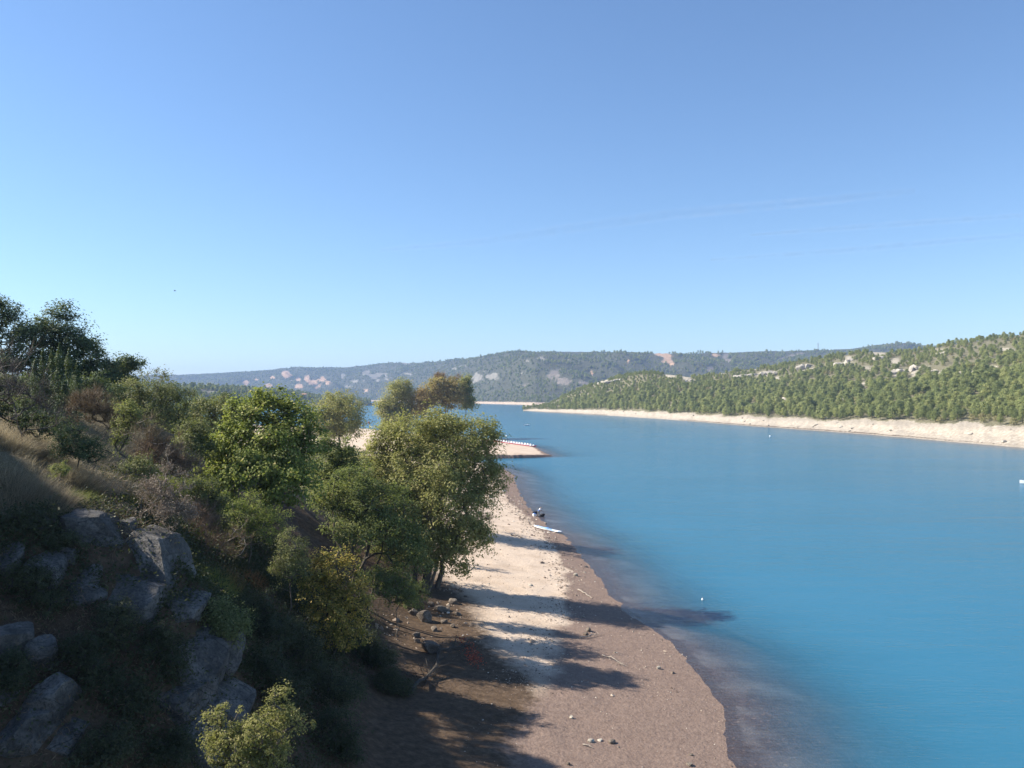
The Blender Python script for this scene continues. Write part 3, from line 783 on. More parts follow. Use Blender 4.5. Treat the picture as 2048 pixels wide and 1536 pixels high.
def bare(name, label, cat, base, lobes, d, bark='palebark', clumps=90, twigs=14, twig_len=0.45, twig_w=0.014, trunk_r=0.05, seed=1, leaf=None, leaf_n=0, leafsize=0.07,
         group=None, trunk_to=0.5, shell=0.2, tip_r=0.008, twigmat=None):
    """dead shrub: forked branches ending in sprays of fine twigs, a few dry leaves left on"""
    rg = rng_of(seed); base = np.asarray(base, float)
    L = lobes_at(lobes, d)
    pts, dirs, k = sample_lobes(L, clumps, rg, shell)
    gz = ground_z(pts[:, 0], pts[:, 1]); keep = pts[:, 2] > gz + 0.1; pts = pts[keep]; n = len(pts)
    t = empty(name, base); tag(t, label, cat, group)
    hub = np.mean([c for c, r in L], axis=0)
    top = base + (hub - base) * trunk_to
    ks = np.linspace(0, 1, 5)[:, None]
    path = base + (top - base) * ks - np.array([0, 0, 0.1]) * (1 - ks)
    path[1:-1] += rg.normal(size=(3, 3)) * 0.05 * np.linalg.norm(top - base)
    arr, par, ns = connect(path, pts, rg)
    g = Geo(); wood_mesh(g, arr, par, ns, trunk_r, tip_r, rg, 4)
    g.build('branches', M[bark], t, base, smooth=True)
    gt = Geo()
    i = np.repeat(np.arange(n), twigs)
    away = unit(pts - (base + np.array([0, 0, 0.2])))
    dr = unit(away[i] * 0.9 + rg.normal(size=(len(i), 3)) * 0.75 + np.array([0, 0, 0.25]))
    st = pts[i] + rg.normal(size=(len(i), 3)) * 0.06
    ln = twig_len * rg.uniform(0.4, 1.25, len(i))
    gt.blades(st, dr, ln, np.full(len(i), twig_w), rg, rg.normal(size=(len(i), 3)) * 0.25, seg=2)
    gt.build('twigs', M[twigmat or 'brownbush'], t, base)
    if leaf:
        gl = Geo(); j = rg.integers(0, len(i), leaf_n)
        C = st[j] + dr[j] * (ln[j] * rg.uniform(0.3, 1.1, leaf_n))[:, None] + rg.normal(size=(leaf_n, 3)) * 0.05
        gl.leaves(C, leafsize, leafsize * .6, rg, up=0.2)
        gl.build('dry_leaves', M[leaf], t, base)
    return t

def tuft(name, label, cat, base, width, height, n, mats, seed=1, bend=(0.35, -0.05, -0.25), spread=0.55, blade=0.02, group=None, heads=0, seg=3, part='blades'):
    """upright broom or grass: many thin ribbons from one root, leaning with the wind"""
    rg = rng_of(seed); base = np.asarray(base, float)
    t = empty(name, base); tag(t, label, cat, group)
    g = Geo()
    an = rg.uniform(0, 2 * math.pi, n); r = width * 0.5 * np.sqrt(rg.random(n))
    b = np.stack([base[0] + np.cos(an) * r, base[1] + np.sin(an) * r, np.zeros(n)], 1)
    b[:, 2] = ground_z(b[:, 0], b[:, 1]) - 0.04
    dr = unit(np.stack([np.cos(an) * r / width * 2 * spread + rg.normal(size=n) * 0.16, np.sin(an) * r / width * 2 * spread + rg.normal(size=n) * 0.16, np.ones(n)], 1))
    ln = height * rg.uniform(0.55, 1.1, n)
    bd = np.asarray(bend)[None] * rg.uniform(0.4, 1.4, n)[:, None] + rg.normal(size=(n, 3)) * 0.08
    g.blades(b, dr, ln, np.full(n, blade), rg, bd, seg=seg)
    g.build(part, M[mats[0]], t, base)
    if heads:
        gh = Geo(); i = rg.choice(n, heads)
        tip = b[i] + dr[i] * ln[i][:, None] + bd[i] * ln[i][:, None]
        dd = unit(dr[i] + 2 * bd[i])
        gh.blades(tip - dd * 0.12, dd, np.full(heads, 0.38), np.full(heads, 0.06), rg, np.array([[0.15, 0, -0.35]]) + 0 * dd, seg=2)
        gh.build('seed_heads', M[mats[1] if len(mats) > 1 else mats[0]], t, base)
    return t

def boulder_geo(c, size, seed, rot=0.0, rough=0.05, planes=9, sub=3, tilt=(0, 0)):
    rg = rng_of(seed)
    bm = bmesh.new(); bmesh.ops.create_icosphere(bm, subdivisions=sub, radius=1.0)
    V = np.array([v.co[:] for v in bm.verts]); Fc = np.array([[v.index for v in f.verts] for f in bm.faces]); bm.free()
    p_ = 5.0
    V = V / (np.abs(V) ** p_).sum(1, keepdims=True) ** (1 / p_)          # squarish block
    for _ in range(planes):
        nrm = unit(rg.normal(size=3)); o = rg.uniform(0.62, 0.98)
        s = V @ nrm
        V = V - np.maximum(0, s - o)[:, None] * nrm * 0.97
    V = V / np.abs(V).max(0)
    V = V * np.asarray(size)
    nn = unit(V)
    sc = 2.2 / max(size)
    h = fbm(V[:, 0] * sc + V[:, 2] * sc * 1.7 + seed * 3.1, V[:, 1] * sc - V[:, 2] * sc * 1.3, 4)
    h2 = fbm(V[:, 0] * sc * 3 + V[:, 2] * sc * 4 + seed, V[:, 1] * sc * 3 - V[:, 2] * sc * 3, 3)
    V = V + nn * (h * rough * max(size) + h2 * rough * 0.35 * max(size))[:, None]
    m = Matrix.Rotation(rot, 3, 'Z') @ Matrix.Rotation(tilt[0], 3, 'X') @ Matrix.Rotation(tilt[1], 3, 'Y')
    V = V @ np.array(m).T
    return V + np.asarray(c), Fc

def boulder(name, label, cat, c, size, seed, mat='rock', rot=0.0, tilt=(0, 0), rough=0.05, group=None, sub=4, planes=9):
    g = Geo(); V, Fc = boulder_geo((0, 0, 0), size, seed, rot, rough, planes, sub, tilt)
    g.add(V, Fc)
    o = bpy.data.objects.new(name, g.mesh(name, [M[mat]], (0, 0, 0), False))
    COL.objects.link(o); o.location = c
    return tag(o, label, cat, group)

def scatter(name, pts, scl, rotz, pick, protos, label, cat):
    """one stuff object: low trees or bushes nobody could count, set on points"""
    me = bpy.data.meshes.new(name)
    me.vertices.add(len(pts)); me.vertices.foreach_set('co', np.asarray(pts, float).ravel())
    for nm, ty, val in (('scl', 'FLOAT', scl), ('rotz', 'FLOAT', rotz), ('pick', 'INT', pick)):
        a = me.attributes.new(nm, ty, 'POINT'); a.data.foreach_set('value', np.asarray(val, float if ty == 'FLOAT' else np.int32))
    o = bpy.data.objects.new(name, me); COL.objects.link(o)
    ng = bpy.data.node_groups.new(name, 'GeometryNodeTree')
    ng.interface.new_socket('Geometry', in_out='INPUT', socket_type='NodeSocketGeometry')
    ng.interface.new_socket('Geometry', in_out='OUTPUT', socket_type='NodeSocketGeometry')
    N = ng.nodes.new; L = ng.links.new
    gi = N('NodeGroupInput'); go = N('NodeGroupOutput')
    mp = N('GeometryNodeMeshToPoints'); L(gi.outputs[0], mp.inputs[0])
    ip = N('GeometryNodeInstanceOnPoints'); L(mp.outputs[0], ip.inputs['Points'])
    jn = N('GeometryNodeJoinGeometry')
    for p in protos:
        oi = N('GeometryNodeObjectInfo'); oi.inputs['Object'].default_value = p; oi.inputs['As Instance'].default_value = True
        oi.transform_space = 'ORIGINAL'
        L(oi.outputs['Geometry'], jn.inputs[0])
    L(jn.outputs[0], ip.inputs['Instance']); ip.inputs['Pick Instance'].default_value = True
    def na(nm, ty):
        k = N('GeometryNodeInputNamedAttribute'); k.data_type = ty; k.inputs['Name'].default_value = nm
        return [s for s in k.outputs if s.name == 'Attribute' and s.enabled][0]
    L(na('pick', 'INT'), ip.inputs['Instance Index'])
    cx = N('ShaderNodeCombineXYZ'); L(na('rotz', 'FLOAT'), cx.inputs[2])
    er = N('FunctionNodeEulerToRotation'); L(cx.outputs[0], er.inputs[0]); L(er.outputs[0], ip.inputs['Rotation'])
    cs = N('ShaderNodeCombineXYZ'); fs = na('scl', 'FLOAT')
    for i in range(3): L(fs, cs.inputs[i])
    L(cs.outputs[0], ip.inputs['Scale'])
    L(ip.outputs[0], go.inputs[0])
    md = o.modifiers.new('scatter', 'NODES'); md.node_group = ng
    return tag(o, label, cat, kind='stuff')

# ------------------------------------------------------------------ pines on the hill across the water
def pine_mesh(seed, h=8.0, w=4.6, n=46, per=26, lean=0.0, roundness=0.45, leaf='pine', ls=0.62):
    """Aleppo pine about h metres tall: bare lower stem, ragged layered crown"""
    rg = rng_of(seed); g = Geo()
    t = rg.random(n) ** 0.85
    zc = h * (0.20 + 0.76 * t)
    rad = w * 0.5 * (np.sin(np.clip(t * 0.92 + 0.08, 0, 1) * math.pi) ** roundness) * (1 - 0.25 * t) * rg.uniform(0.35, 1.1, n)
    an = rg.uniform(0, 2 * math.pi, n)
    C = np.stack([np.cos(an) * rad + lean * t * h, np.sin(an) * rad, zc], 1)
    off = rg.normal(size=(n, per, 3)) * np.array([0.42, 0.42, 0.30]) * (w / 4.6)
    Q = (C[:, None] + off).reshape(-1, 3)
    out = unit(off + np.stack([np.cos(an), np.sin(an), 0.4 + 0 * an], 1)[:, None] * 0.3).reshape(-1, 3)
    tint = np.clip(0.5 + np.repeat(rg.normal(size=n) * .12, per) + rg.normal(size=n * per) * .18, 0, 1)
    g.leaves(Q, ls, ls * 0.5, rg, mat=0, out=out, up=0.4, tint=tint)
    g.tube(np.array([[0, 0, -0.4], [lean * h * .2, 0, h * .35], [lean * h * .6, 0.1, h * .65], [lean * h, 0, h * .9]]), [0.17, 0.14, 0.09, 0.03], 5, mat=1)
    return g.mesh('pine_tree', [M[leaf], M['darkbark']])
PINES = [pine_mesh(11, 7.5, 5.4, 56), pine_mesh(12, 9.0, 5.4, 60, 26, 0.03, 0.5), pine_mesh(13, 6.6, 6.2, 60, 26, -0.04, 0.4), pine_mesh(14, 5.6, 5.2, 46, 26, 0.05, 0.4), pine_mesh(15, 9.8, 5.8, 70, 26, 0.02, 0.55)]
M['olive2'] = leaf_mat('shore_bush_leaves', [(0, (0.065, 0.07, 0.032)), (0.6, (0.115, 0.118, 0.055)), (1, (0.17, 0.165, 0.085))], trans=0.2)
BUSH = pine_mesh(16, 4.0, 4.6, 30, 26, 0.0, 0.35, leaf='olive2', ls=0.5)

rgp = rng_of(77)
def cells(X, Y, Z, U, n, rg, r0=0, r1=None):
    """n random points spread evenly over the area of a lofted hill"""
    r1 = r1 or X.shape[0] - 1
    A = np.stack([X, Y, Z], -1)[r0:r1 + 1]
    e1 = A[1:, :-1] - A[:-1, :-1]; e2 = A[:-1, 1:] - A[:-1, :-1]
    ar = np.linalg.norm(np.cross(e1, e2), axis=-1)
    k = rg.choice(ar.size, n, p=(ar / ar.sum()).ravel())
    i, j = np.unravel_index(k, ar.shape); a = rg.random(n); b = rg.random(n)
    def samp(G):
        G = G[r0:r1 + 1]
        return (G[i, j] * (1 - a) * (1 - b) + G[i + 1, j] * a * (1 - b) + G[i, j + 1] * (1 - a) * b + G[i + 1, j + 1] * a * b)
    return samp

n_p = 30000
s = cells(HX, HY, HZ_, HU, n_p, rgp, 10, 62)
hx, hy, hz_, hu, hin, hrk, hbe = s(HX), s(HY), s(HZ_), s(np.array(HU)), s(inner), s(rock_r), s(beach_r.astype(float))
dens = np.where((hin < 0.55) | (hu < 1400), 1.0, 0.85)
open_ = fbm(hx / 45, hy / 45, 3)
upper = (hin > 0.45) & (hu > 1420)
dens = dens * np.where(upper, np.clip(0.72 + 1.1 * open_, 0.2, 1), 1)
ok = (hrk < 0.22) & (hbe < 0.4) & (rgp.random(n_p) < dens) & (hu < 2500) & (hin > 0.02)
# keep trees apart
keep = []; cell = {}
for i in np.nonzero(ok)[0]:
    sp = 3.3 if hin[i] < 0.5 else 3.0
    c = (int(hx[i] // 4.2), int(hy[i] // 4.2)); bad = False
    for a in (-1, 0, 1):
        for b in (-1, 0, 1):
            for j in cell.get((c[0] + a, c[1] + b), ()):
                if (hx[i] - hx[j]) ** 2 + (hy[i] - hy[j]) ** 2 < sp * sp: bad = True
    if not bad:
        cell.setdefault(c, []).append(i); keep.append(i)
keep = np.array(keep)
size = np.where(hin[keep] < 0.4, 0.88, np.where(hin[keep] < 0.62, 0.72, 0.56)) * rgp.uniform(0.65, 1.2, len(keep))
size = size * np.where(hu[keep] < 1120, 0.72, 1.0)
pick = rgp.integers(0, 5, len(keep)); rotz = rgp.uniform(0, 6.28, len(keep))
shorebush = (hin[keep] < 0.10) & (rgp.random(len(keep)) < 0.6)
size = np.where(shorebush, size * 0.75, size)
show = size / hy[keep] * ((hu[keep] > 1050) & (hu[keep] < 2055))
order = np.argsort(-show)
pine_zone = {
    'edge': ('green pine just above the pale gravel shore', 'pines along the pale shore of the right hill'),
    'mid': ('green pine in the dense hillside wood', 'pines on the lower slope of the right hill'),
    'up': ('small round pine among pale rocks upslope', 'pines on the rocky upper slope of the right hill'),
    'bush': ('low olive green bush above the gravel shore', 'bushes along the pale shore of the right hill'),
}
PINE_BANDS = ['close to the low point', 'below the rounded knoll', 'straight behind the shore buoy', 'under the first limestone ledges', 'under the longest limestone ledges', 'where the wood is tallest', 'by the right photo edge']
proto_first = {}
n_ind = 0
ind = np.zeros(len(keep), bool)
for q in order:
    if n_ind >= 300: break
    i = keep[q]; ind[q] = True; n_ind += 1
    if shorebush[q]: z, me, nm, ct = 'bush', BUSH, 'bush', 'bush'
    else: z, me, nm, ct = ('edge' if hin[i] < 0.12 else 'mid' if hin[i] < 0.45 else 'up'), PINES[pick[q]], 'pine_tree', 'pine tree'
    if me is BUSH and me not in proto_first and False: pass
    o = bpy.data.objects.new(nm, me); COL.objects.link(o)
    o.location = (hx[i], hy[i], hz_[i] - 0.1); o.rotation_euler = (0, 0, rotz[q]); o.scale = (size[q],) * 3
    bd = PINE_BANDS[int(np.searchsorted([1250, 1400, 1550, 1700, 1850, 1960], hu[i]))]
    tag(o, pine_zone[z][0] + ', ' + bd, ct, pine_zone[z][1])
    if me.name not in proto_first: proto_first[me.name] = o
protos = list(proto_first.values())
np_ = len(protos)
bi = [k for k, p in enumerate(protos) if p.data is BUSH]
pi_ = [k for k, p in enumerate(protos) if p.data is not BUSH]
rest = np.nonzero(~ind)[0]; ri = keep[rest]
pk = np.array([bi[0] if (shorebush[q] and bi) else pi_[pick[q] % len(pi_)] for q in rest])
scatter('pine_forest', np.stack([hx[ri], hy[ri], hz_[ri] - .1], 1), size[rest], rotz[rest], pk, protos,
        'pine wood covering the higher and farther part of the right hillside', 'pine forest')

# ---- the wooded far ridge and the headland
n_f = 60000
s = cells(FX, FY, FZ, FU, n_f, rgp, 5, 52)
fx, fy, fz, fu = s(FX), s(FY), s(FZ), s(np.array(FU))
m_ = np.maximum(np.maximum(s(och), s(rkf)), s(bare_f) * 0.9)
ok = (m_ < 0.36) & (fu > -250) & (fu < 2150) & (fz > 6.5)
fx, fy, fz = fx[ok], fy[ok], fz[ok]
scatter('far_forest', np.stack([fx, fy, fz - .3], 1), rgp.uniform(0.55, 1.35, len(fx)), rgp.uniform(0, 6.28, len(fx)), np.array(pi_)[rgp.integers(0, len(pi_), len(fx))], protos,
        'dense far-off wood clothing the hazy ridge beyond the lake', 'far forest')
n_l = 9000
s = cells(PX, PY, PZ, PU, n_l, rgp, 3, 24)
lx, ly, lz, lu, ll = s(PX), s(PY), s(PZ), s(np.array(PU)), s(led)
ok = (ll < 0.3) & (lz > 1.6) & (lu > -100)
lx, ly, lz = lx[ok], ly[ok], lz[ok]
scatter('headland_woods', np.stack([lx, ly, lz - .2], 1), rgp.uniform(0.6, 1.2, len(lx)), rgp.uniform(0, 6.28, len(lx)), np.array(pi_)[rgp.integers(0, len(pi_), len(lx))], protos,
        'dark wood covering the low headland on the far left shore', 'wood')

# ------------------------------------------------------------------ trees and shrubs of the near slope
def foot(u, d):
    x = (u - 1024.0) / F * d
    return np.array((x, d, float(ground_z(x, d))))

# oaks on top of the slope, against the sky
leafy('oak_tree', 'dark oak rising highest on the hilltop, cut by the photo edge', 'tree', foot(10, 76),
      [(8, 640, 36, 42), (48, 690, 40, 55), (-45, 668, 60, 72), (20, 742, 62, 40), (-20, 615, 30, 22)], 76, 'oak', 'darkbark', clumps=300, per=62, clump=0.8, leafsize=0.25, trunk_r=0.2, seed=21, group='oaks on the hilltop')
leafy('oak_tree', 'dark oak with a rounded lone tuft on top, second on the hilltop skyline', 'tree', foot(118, 78),
      [(122, 640, 29, 32), (137, 678, 36, 36), (92, 702, 40, 48), (162, 700, 24, 30), (120, 745, 52, 36), (83, 655, 20, 22)], 78, 'oak', 'darkbark', clumps=250, per=60, clump=0.76, leafsize=0.25, trunk_r=0.18, seed=22, group='oaks on the hilltop')
leafy('oak_tree', 'smaller dark oak stepping down the hilltop skyline beside the tufted oak', 'tree', foot(188, 80),
      [(180, 705, 27, 27), (203, 738, 30, 26), (165, 752, 30, 25), (215, 765, 26, 22)], 80, 'oak', 'darkbark', clumps=150, per=60, clump=0.72, leafsize=0.25, trunk_r=0.14, seed=23, group='oaks on the hilltop')
leafy('oak_tree', 'lowest oak of the hilltop row with a flat spreading top over the rounded shrub', 'tree', foot(245, 83),
      [(256, 724, 27, 14), (232, 741, 25, 20), (268, 738, 18, 12), (240, 765, 35, 20)], 83, 'oak', 'darkbark', clumps=110, per=56, clump=0.66, leafsize=0.25, trunk_r=0.12, seed=24, group='oaks on the hilltop')
spire('juniper_shrub', 'green juniper with several upright spires in front of the hilltop oaks', 'shrub', foot(108, 50),
      [(86, 700, 850, 19), (104, 697, 860, 18), (119, 688, 860, 20), (138, 698, 850, 19), (70, 720, 850, 19), (155, 725, 850, 18), (95, 760, 870, 26), (130, 765, 870, 26)], 50, 'juniper', per=1500, leafsize=0.14, seed=31)
leafy('dense_shrub', 'dense dark green shrub under the lower hilltop oaks beside the juniper spires', 'shrub', foot(185, 68),
      [(178, 775, 40, 32), (212, 790, 34, 24), (150, 800, 30, 25)], 68, 'oak', clumps=120, per=60, clump=0.5, leafsize=0.18, trunk_r=0.07, seed=32)
leafy('rounded_shrub', 'wide rounded olive green shrub at the shoulder of the slope against the far ridge', 'shrub', foot(305, 73),
      [(300, 793, 68, 42), (346, 812, 40, 44), (258, 808, 48, 34), (310, 835, 70, 30)], 73, 'olive', clumps=330, per=64, clump=0.62, leafsize=0.17, trunk_r=0.1, seed=33)
bare('dry_sprigs', 'wispy half bare sprigs sticking up on top of the rounded shrub', 'dead branches', foot(300, 72), [(300, 748, 26, 10), (325, 752, 14, 8)], 72, clumps=14, twigs=10, twig_len=0.5, leaf='olive', leaf_n=160, leafsize=0.14, seed=34, trunk_r=0.03)
bare('dead_bush', 'tangled grey leafless bush with long bleached branches at the photo edge above the tall grass', 'dead bush', foot(45, 41),
     [(40, 795, 68, 72), (95, 838, 52, 40), (8, 740, 40, 50), (-40, 790, 50, 70)], 41, bark='bark', clumps=120, twigs=18, twig_len=0.75, twig_w=0.016, trunk_r=0.035, seed=35, tip_r=0.010, twigmat='darktwig')
leafy('dense_shrub', 'dark green shrub behind the tangled leafless bush at the photo edge', 'shrub', foot(40, 58), [(30, 790, 60, 40), (85, 800, 45, 36), (-30, 790, 50, 50), (120, 830, 40, 26)], 58, 'oak', 'darkbark', clumps=230, per=60, clump=0.5, leafsize=0.18, trunk_r=0.08, seed=46)
leafy('dense_shrub', 'low blackish shrub at the foot of the leafless bush, bordering the straw grass', 'shrub', foot(45, 43), [(20, 826, 50, 34), (78, 842, 46, 28), (-30, 820, 40, 40), (115, 860, 30, 20)], 43, 'oak', 'darkbark', clumps=170, per=56, clump=0.36, leafsize=0.12, trunk_r=0.05, seed=29)
bare('brown_bush', 'brown withered bush between the spired juniper and the yellow green sapling', 'dead bush', foot(185, 46),
     [(182, 822, 44, 34), (212, 838, 26, 25)], 46, bark='bark', clumps=120, twigs=34, twig_len=0.5, twig_w=0.02, seed=36, twigmat='brownbush', trunk_r=0.035)
leafy('sapling', 'slim yellow green sapling in front of the rounded shrub', 'sapling', foot(252, 45),
      [(256, 822, 20, 24), (244, 858, 22, 28), (270, 846, 19, 24), (240, 890, 18, 18)], 45, 'poplar', clumps=85, per=42, clump=0.32, leafsize=0.12, trunk_r=0.045, seed=37)
leafy('juniper_bush', 'low dark juniper bush above the drooping grass on the ledge', 'shrub', foot(160, 41),
      [(148, 888, 38, 32), (188, 904, 32, 26), (125, 905, 24, 20)], 41, 'juniper', 'darkbark', clumps=170, per=70, clump=0.32, leafsize=0.09, trunk_r=0.05, seed=38, ratio=0.4)
bare('grey_bush', 'leafless ash grey bush below the yellow green sapling', 'dead bush', foot(292, 44), [(290, 870, 42, 28), (310, 890, 30, 20)], 44, bark='palebark', clumps=70, twigs=18, twig_len=0.55, twig_w=0.015, seed=39, trunk_r=0.035)
tuft('broom_bush', 'feathery bright green broom in front of the rounded shrub', 'shrub', foot(348, 52), 1.6, 2.0, 1500, ['broom'], seed=40, spread=0.55, bend=(0.1, 0, -0.12), blade=0.03)
leafy('slope_shrub', 'dull green shrub wedged between the feathery broom and the big leafy maple', 'shrub', foot(392, 56),
      [(392, 865, 30, 36), (375, 890, 28, 26), (405, 905, 30, 34)], 56, 'olive', clumps=120, per=56, clump=0.42, leafsize=0.15, trunk_r=0.06, seed=41)
bare('brown_bush', 'large brown dry bush behind the bleached dead shrub', 'dead bush', foot(332, 44), [(330, 922, 52, 38), (368, 940, 28, 30), (300, 905, 30, 24)], 44, bark='bark', clumps=150, twigs=32, twig_len=0.5, twig_w=0.017, seed=42, twigmat='brownbush', trunk_r=0.035)
leafy('small_shrub', 'small olive green shrub just above the drooping seed heads', 'shrub', foot(280, 40), [(280, 935, 30, 26), (300, 960, 22, 24)], 40, 'olive', clumps=85, per=52, clump=0.26, leafsize=0.09, trunk_r=0.03, seed=43)
bare('dead_shrub', 'bleached dead shrub with pale stem and curled dry leaves at the edge of the rocks', 'dead shrub', hit(303, 1052),
     [(322, 955, 26, 38), (302, 990, 34, 34), (352, 985, 34, 34), (338, 1030, 50, 36), (372, 1035, 20, 25)], 36.5, bark='palebark', clumps=120, twigs=15, twig_len=0.34, twig_w=0.015, trunk_r=0.07, seed=44, leaf='deadleaf', leaf_n=3800, leafsize=0.085, trunk_to=0.85, twigmat='deadleaf')
leafy('ledge_bush', 'small bright green bush in the dry grass of the ledge', 'shrub', hit(122, 955), [(121, 942, 20, 16)], 36.2, 'ash', clumps=40, per=50, clump=0.17, leafsize=0.06, trunk_r=0.02, seed=45)

# the big leafy maple and its neighbours
leafy('maple_tree', 'big bright green maple with broad leaves filling the middle of the slope', 'tree', foot(525, 59),
      [(545, 822, 62, 42), (592, 852, 46, 42), (498, 850, 56, 46), (458, 905, 52, 56), (560, 905, 78, 58, -1), (505, 960, 88, 58, -2), (612, 898, 36, 40), (440, 965, 38, 48, -1), (575, 975, 60, 50, -2)], 59,
      'maple', clumps=600, per=58, clump=0.60, leafsize=0.225, trunk_r=0.22, seed=51, ratio=0.75, shell=0.45)
leafy('hillside_tree', 'grey green tree low behind the maple below the white ledge', 'tree', foot(425, 98), [(428, 822, 50, 26), (392, 838, 42, 28), (468, 845, 34, 24)], 98, 'olive', clumps=170, per=46, clump=0.85, leafsize=0.28, trunk_r=0.15, seed=52)
leafy('hillside_tree', 'darker round tree beside the maple crown under the headland', 'tree', foot(470, 120), [(452, 808, 34, 18), (490, 815, 30, 18), (400, 812, 40, 16)], 120, 'oak', clumps=120, per=42, clump=0.95, leafsize=0.32, trunk_r=0.15, seed=53)
leafy('hillside_tree', 'olive tree mass on the slope behind the feathery broom', 'tree', foot(345, 104), [(335, 850, 48, 30), (380, 862, 44, 28), (300, 856, 36, 24)], 104, 'olive', clumps=260, per=50, clump=0.95, leafsize=0.3, trunk_r=0.15, seed=47)
leafy('hillside_tree', 'green tree mass low between the olive trees and the maple', 'tree', foot(425, 108), [(425, 862, 50, 30), (465, 868, 40, 30), (400, 888, 40, 26)], 108, 'ash', clumps=260, per=50, clump=0.95, leafsize=0.3, trunk_r=0.15, seed=48)
leafy('understory_tree', 'dark green young tree filling the gap between maple and willow', 'tree', foot(672, 68), [(682, 910, 32, 30), (655, 905, 26, 38), (690, 940, 34, 28), (640, 950, 34, 34)], 68, 'ash', clumps=190, per=56, clump=0.55, leafsize=0.19, trunk_r=0.12, seed=54)
leafy('green_shrub', 'fine leaved green shrub below the maple', 'shrub', foot(500, 49), [(495, 1035, 48, 42), (540, 1050, 36, 38), (470, 1065, 30, 34)], 49, 'maple', clumps=230, per=60, clump=0.34, leafsize=0.095, trunk_r=0.06, seed=55)
leafy('green_shrub', 'upright green shrub next to the yellow leaved tree', 'shrub', foot(578, 47), [(582, 1095, 30, 36), (572, 1140, 34, 32), (597, 1125, 24, 26)], 47, 'olive', clumps=160, per=56, clump=0.32, leafsize=0.095, trunk_r=0.05, seed=56)
leafy('dark_tree', 'spreading dark green tree in front of the willow trunk', 'tree', foot(715, 63),
      [(700, 978, 56, 42), (762, 1000, 66, 46), (680, 1035, 44, 40), (782, 1060, 58, 40, -1), (722, 1075, 58, 38, -2), (812, 1098, 42, 24, -1), (825, 1135, 44, 28, -1), (655, 1000, 36, 36)], 63, 'ash', 'darkbark', clumps=430, per=54, clump=0.55, leafsize=0.18, trunk_r=0.18, seed=57, shell=0.5,
      extra_trunks=((foot(700, 62), (-1.0, 0, 0), 0.10), (foot(735, 63), (1.2, 0, 0), 0.10)))
leafy('understory_tree', 'dull green tree standing between the dark spreading tree and the willow', 'tree', foot(705, 76), [(700, 955, 56, 44), (745, 985, 50, 46), (690, 1005, 50, 40), (650, 985, 36, 36), (725, 1055, 56, 40), (765, 1045, 36, 36)], 76, 'willow', clumps=420, per=54, clump=0.7, leafsize=0.23, trunk_r=0.16, seed=49)
leafy('low_shrub', 'low bright shrub at the foot of the dark spreading tree', 'shrub', foot(795, 60), [(792, 1180, 46, 30), (755, 1160, 40, 30), (820, 1200, 24, 18)], 60, 'ash', clumps=200, per=52, clump=0.4, leafsize=0.13, trunk_r=0.05, seed=58)
wb_ = hit(848, 1183)
leafy('willow_tree', 'tall spreading willow leaning over the gravel beach', 'tree', wb_,
      [(832, 876, 66, 50), (930, 874, 58, 46), (880, 852, 52, 30), (785, 935, 52, 50), (962, 938, 42, 50), (870, 945, 78, 58, -2), (902, 1015, 78, 56, -2), (958, 1005, 42, 42), (825, 1020, 56, 46, -1), (880, 1085, 48, 28, -2), (986, 958, 32, 26), (925, 1062, 46, 28, -1), (845, 1112, 60, 34, -2), (800, 1085, 56, 40), (895, 1118, 42, 24, -3), (770, 985, 50, 50), (786, 880, 34, 34), (976, 882, 30, 38), (955, 1080, 34, 24), (766, 905, 34, 38)],
      wb_[1] + 3, 'willow', 'bark', clumps=1250, per=60, clump=0.80, leafsize=0.28, trunk_r=0.42, seed=61, ratio=0.45, shell=0.55, under=0.5,
      extra_trunks=((wb_ + np.array((1.1, 0.6, 0.1)), (2.6, 0, -1.5), 0.26), (wb_ + np.array((-0.9, 0.4, 0.2)), (-2.5, 0, -2.0), 0.24), (wb_ + np.array((0.4, -0.6, 0)), (1.0, -1.0, -2.5), 0.18)))
leafy('willow_tree', 'grey green rounded willow standing on the sand in the gap by the water', 'tree', foot(682, 255),
      [(676, 812, 46, 26), (645, 845, 38, 30), (702, 860, 26, 20), (690, 836, 42, 30), (660, 870, 36, 20)], 255, 'poplar', 'darkbark', clumps=480, per=50, clump=1.9, leafsize=0.62, trunk_r=0.45, seed=62, ratio=0.45)
leafy('poplar_tree', 'pale green poplar poking up behind the willow', 'tree', foot(795, 390),
      [(802, 786, 26, 26), (776, 822, 22, 32), (814, 818, 20, 40), (792, 850, 30, 30)], 390, 'poplar', clumps=560, per=50, clump=2.5, leafsize=0.85, trunk_r=0.4, seed=63, ratio=0.5)
for k, (lab, lb, sd, dd_, leaf_) in enumerate((
        ('widest ochre tinted poplar behind the willow with thin bare stems over the water', [(880, 780, 28, 24), (868, 802, 24, 22), (908, 800, 26, 22), (905, 775, 18, 18)], 64, 392, 'ochre'),
        ('slim yellowing poplar set apart at the end of the ochre poplar row', [(932, 785, 13, 28), (936, 808, 12, 20)], 65, 398, 'poplar'),
        ('low orange brown poplar next to the pale green poplar', [(848, 800, 18, 22), (842, 822, 16, 18)], 66, 388, 'ochre'))):
    leafy('poplar_tree', lab, 'tree', foot([888, 925, 852][k], dd_), lb, dd_, leaf_, 'bark', clumps=[430, 190, 190][k], per=40, clump=2.2, leafsize=0.82, trunk_r=0.26, seed=sd, ratio=0.5, twig_r=0.06, trunk_to=0.75,
          extra_trunks=() if k else ((foot(872, dd_), (-3, 0, 0), 0.22), (foot(900, dd_), (3.2, 0, 0.5), 0.22), (foot(880, dd_), (-0.8, 0, 1), 0.18)), group='autumn poplars behind the willow')
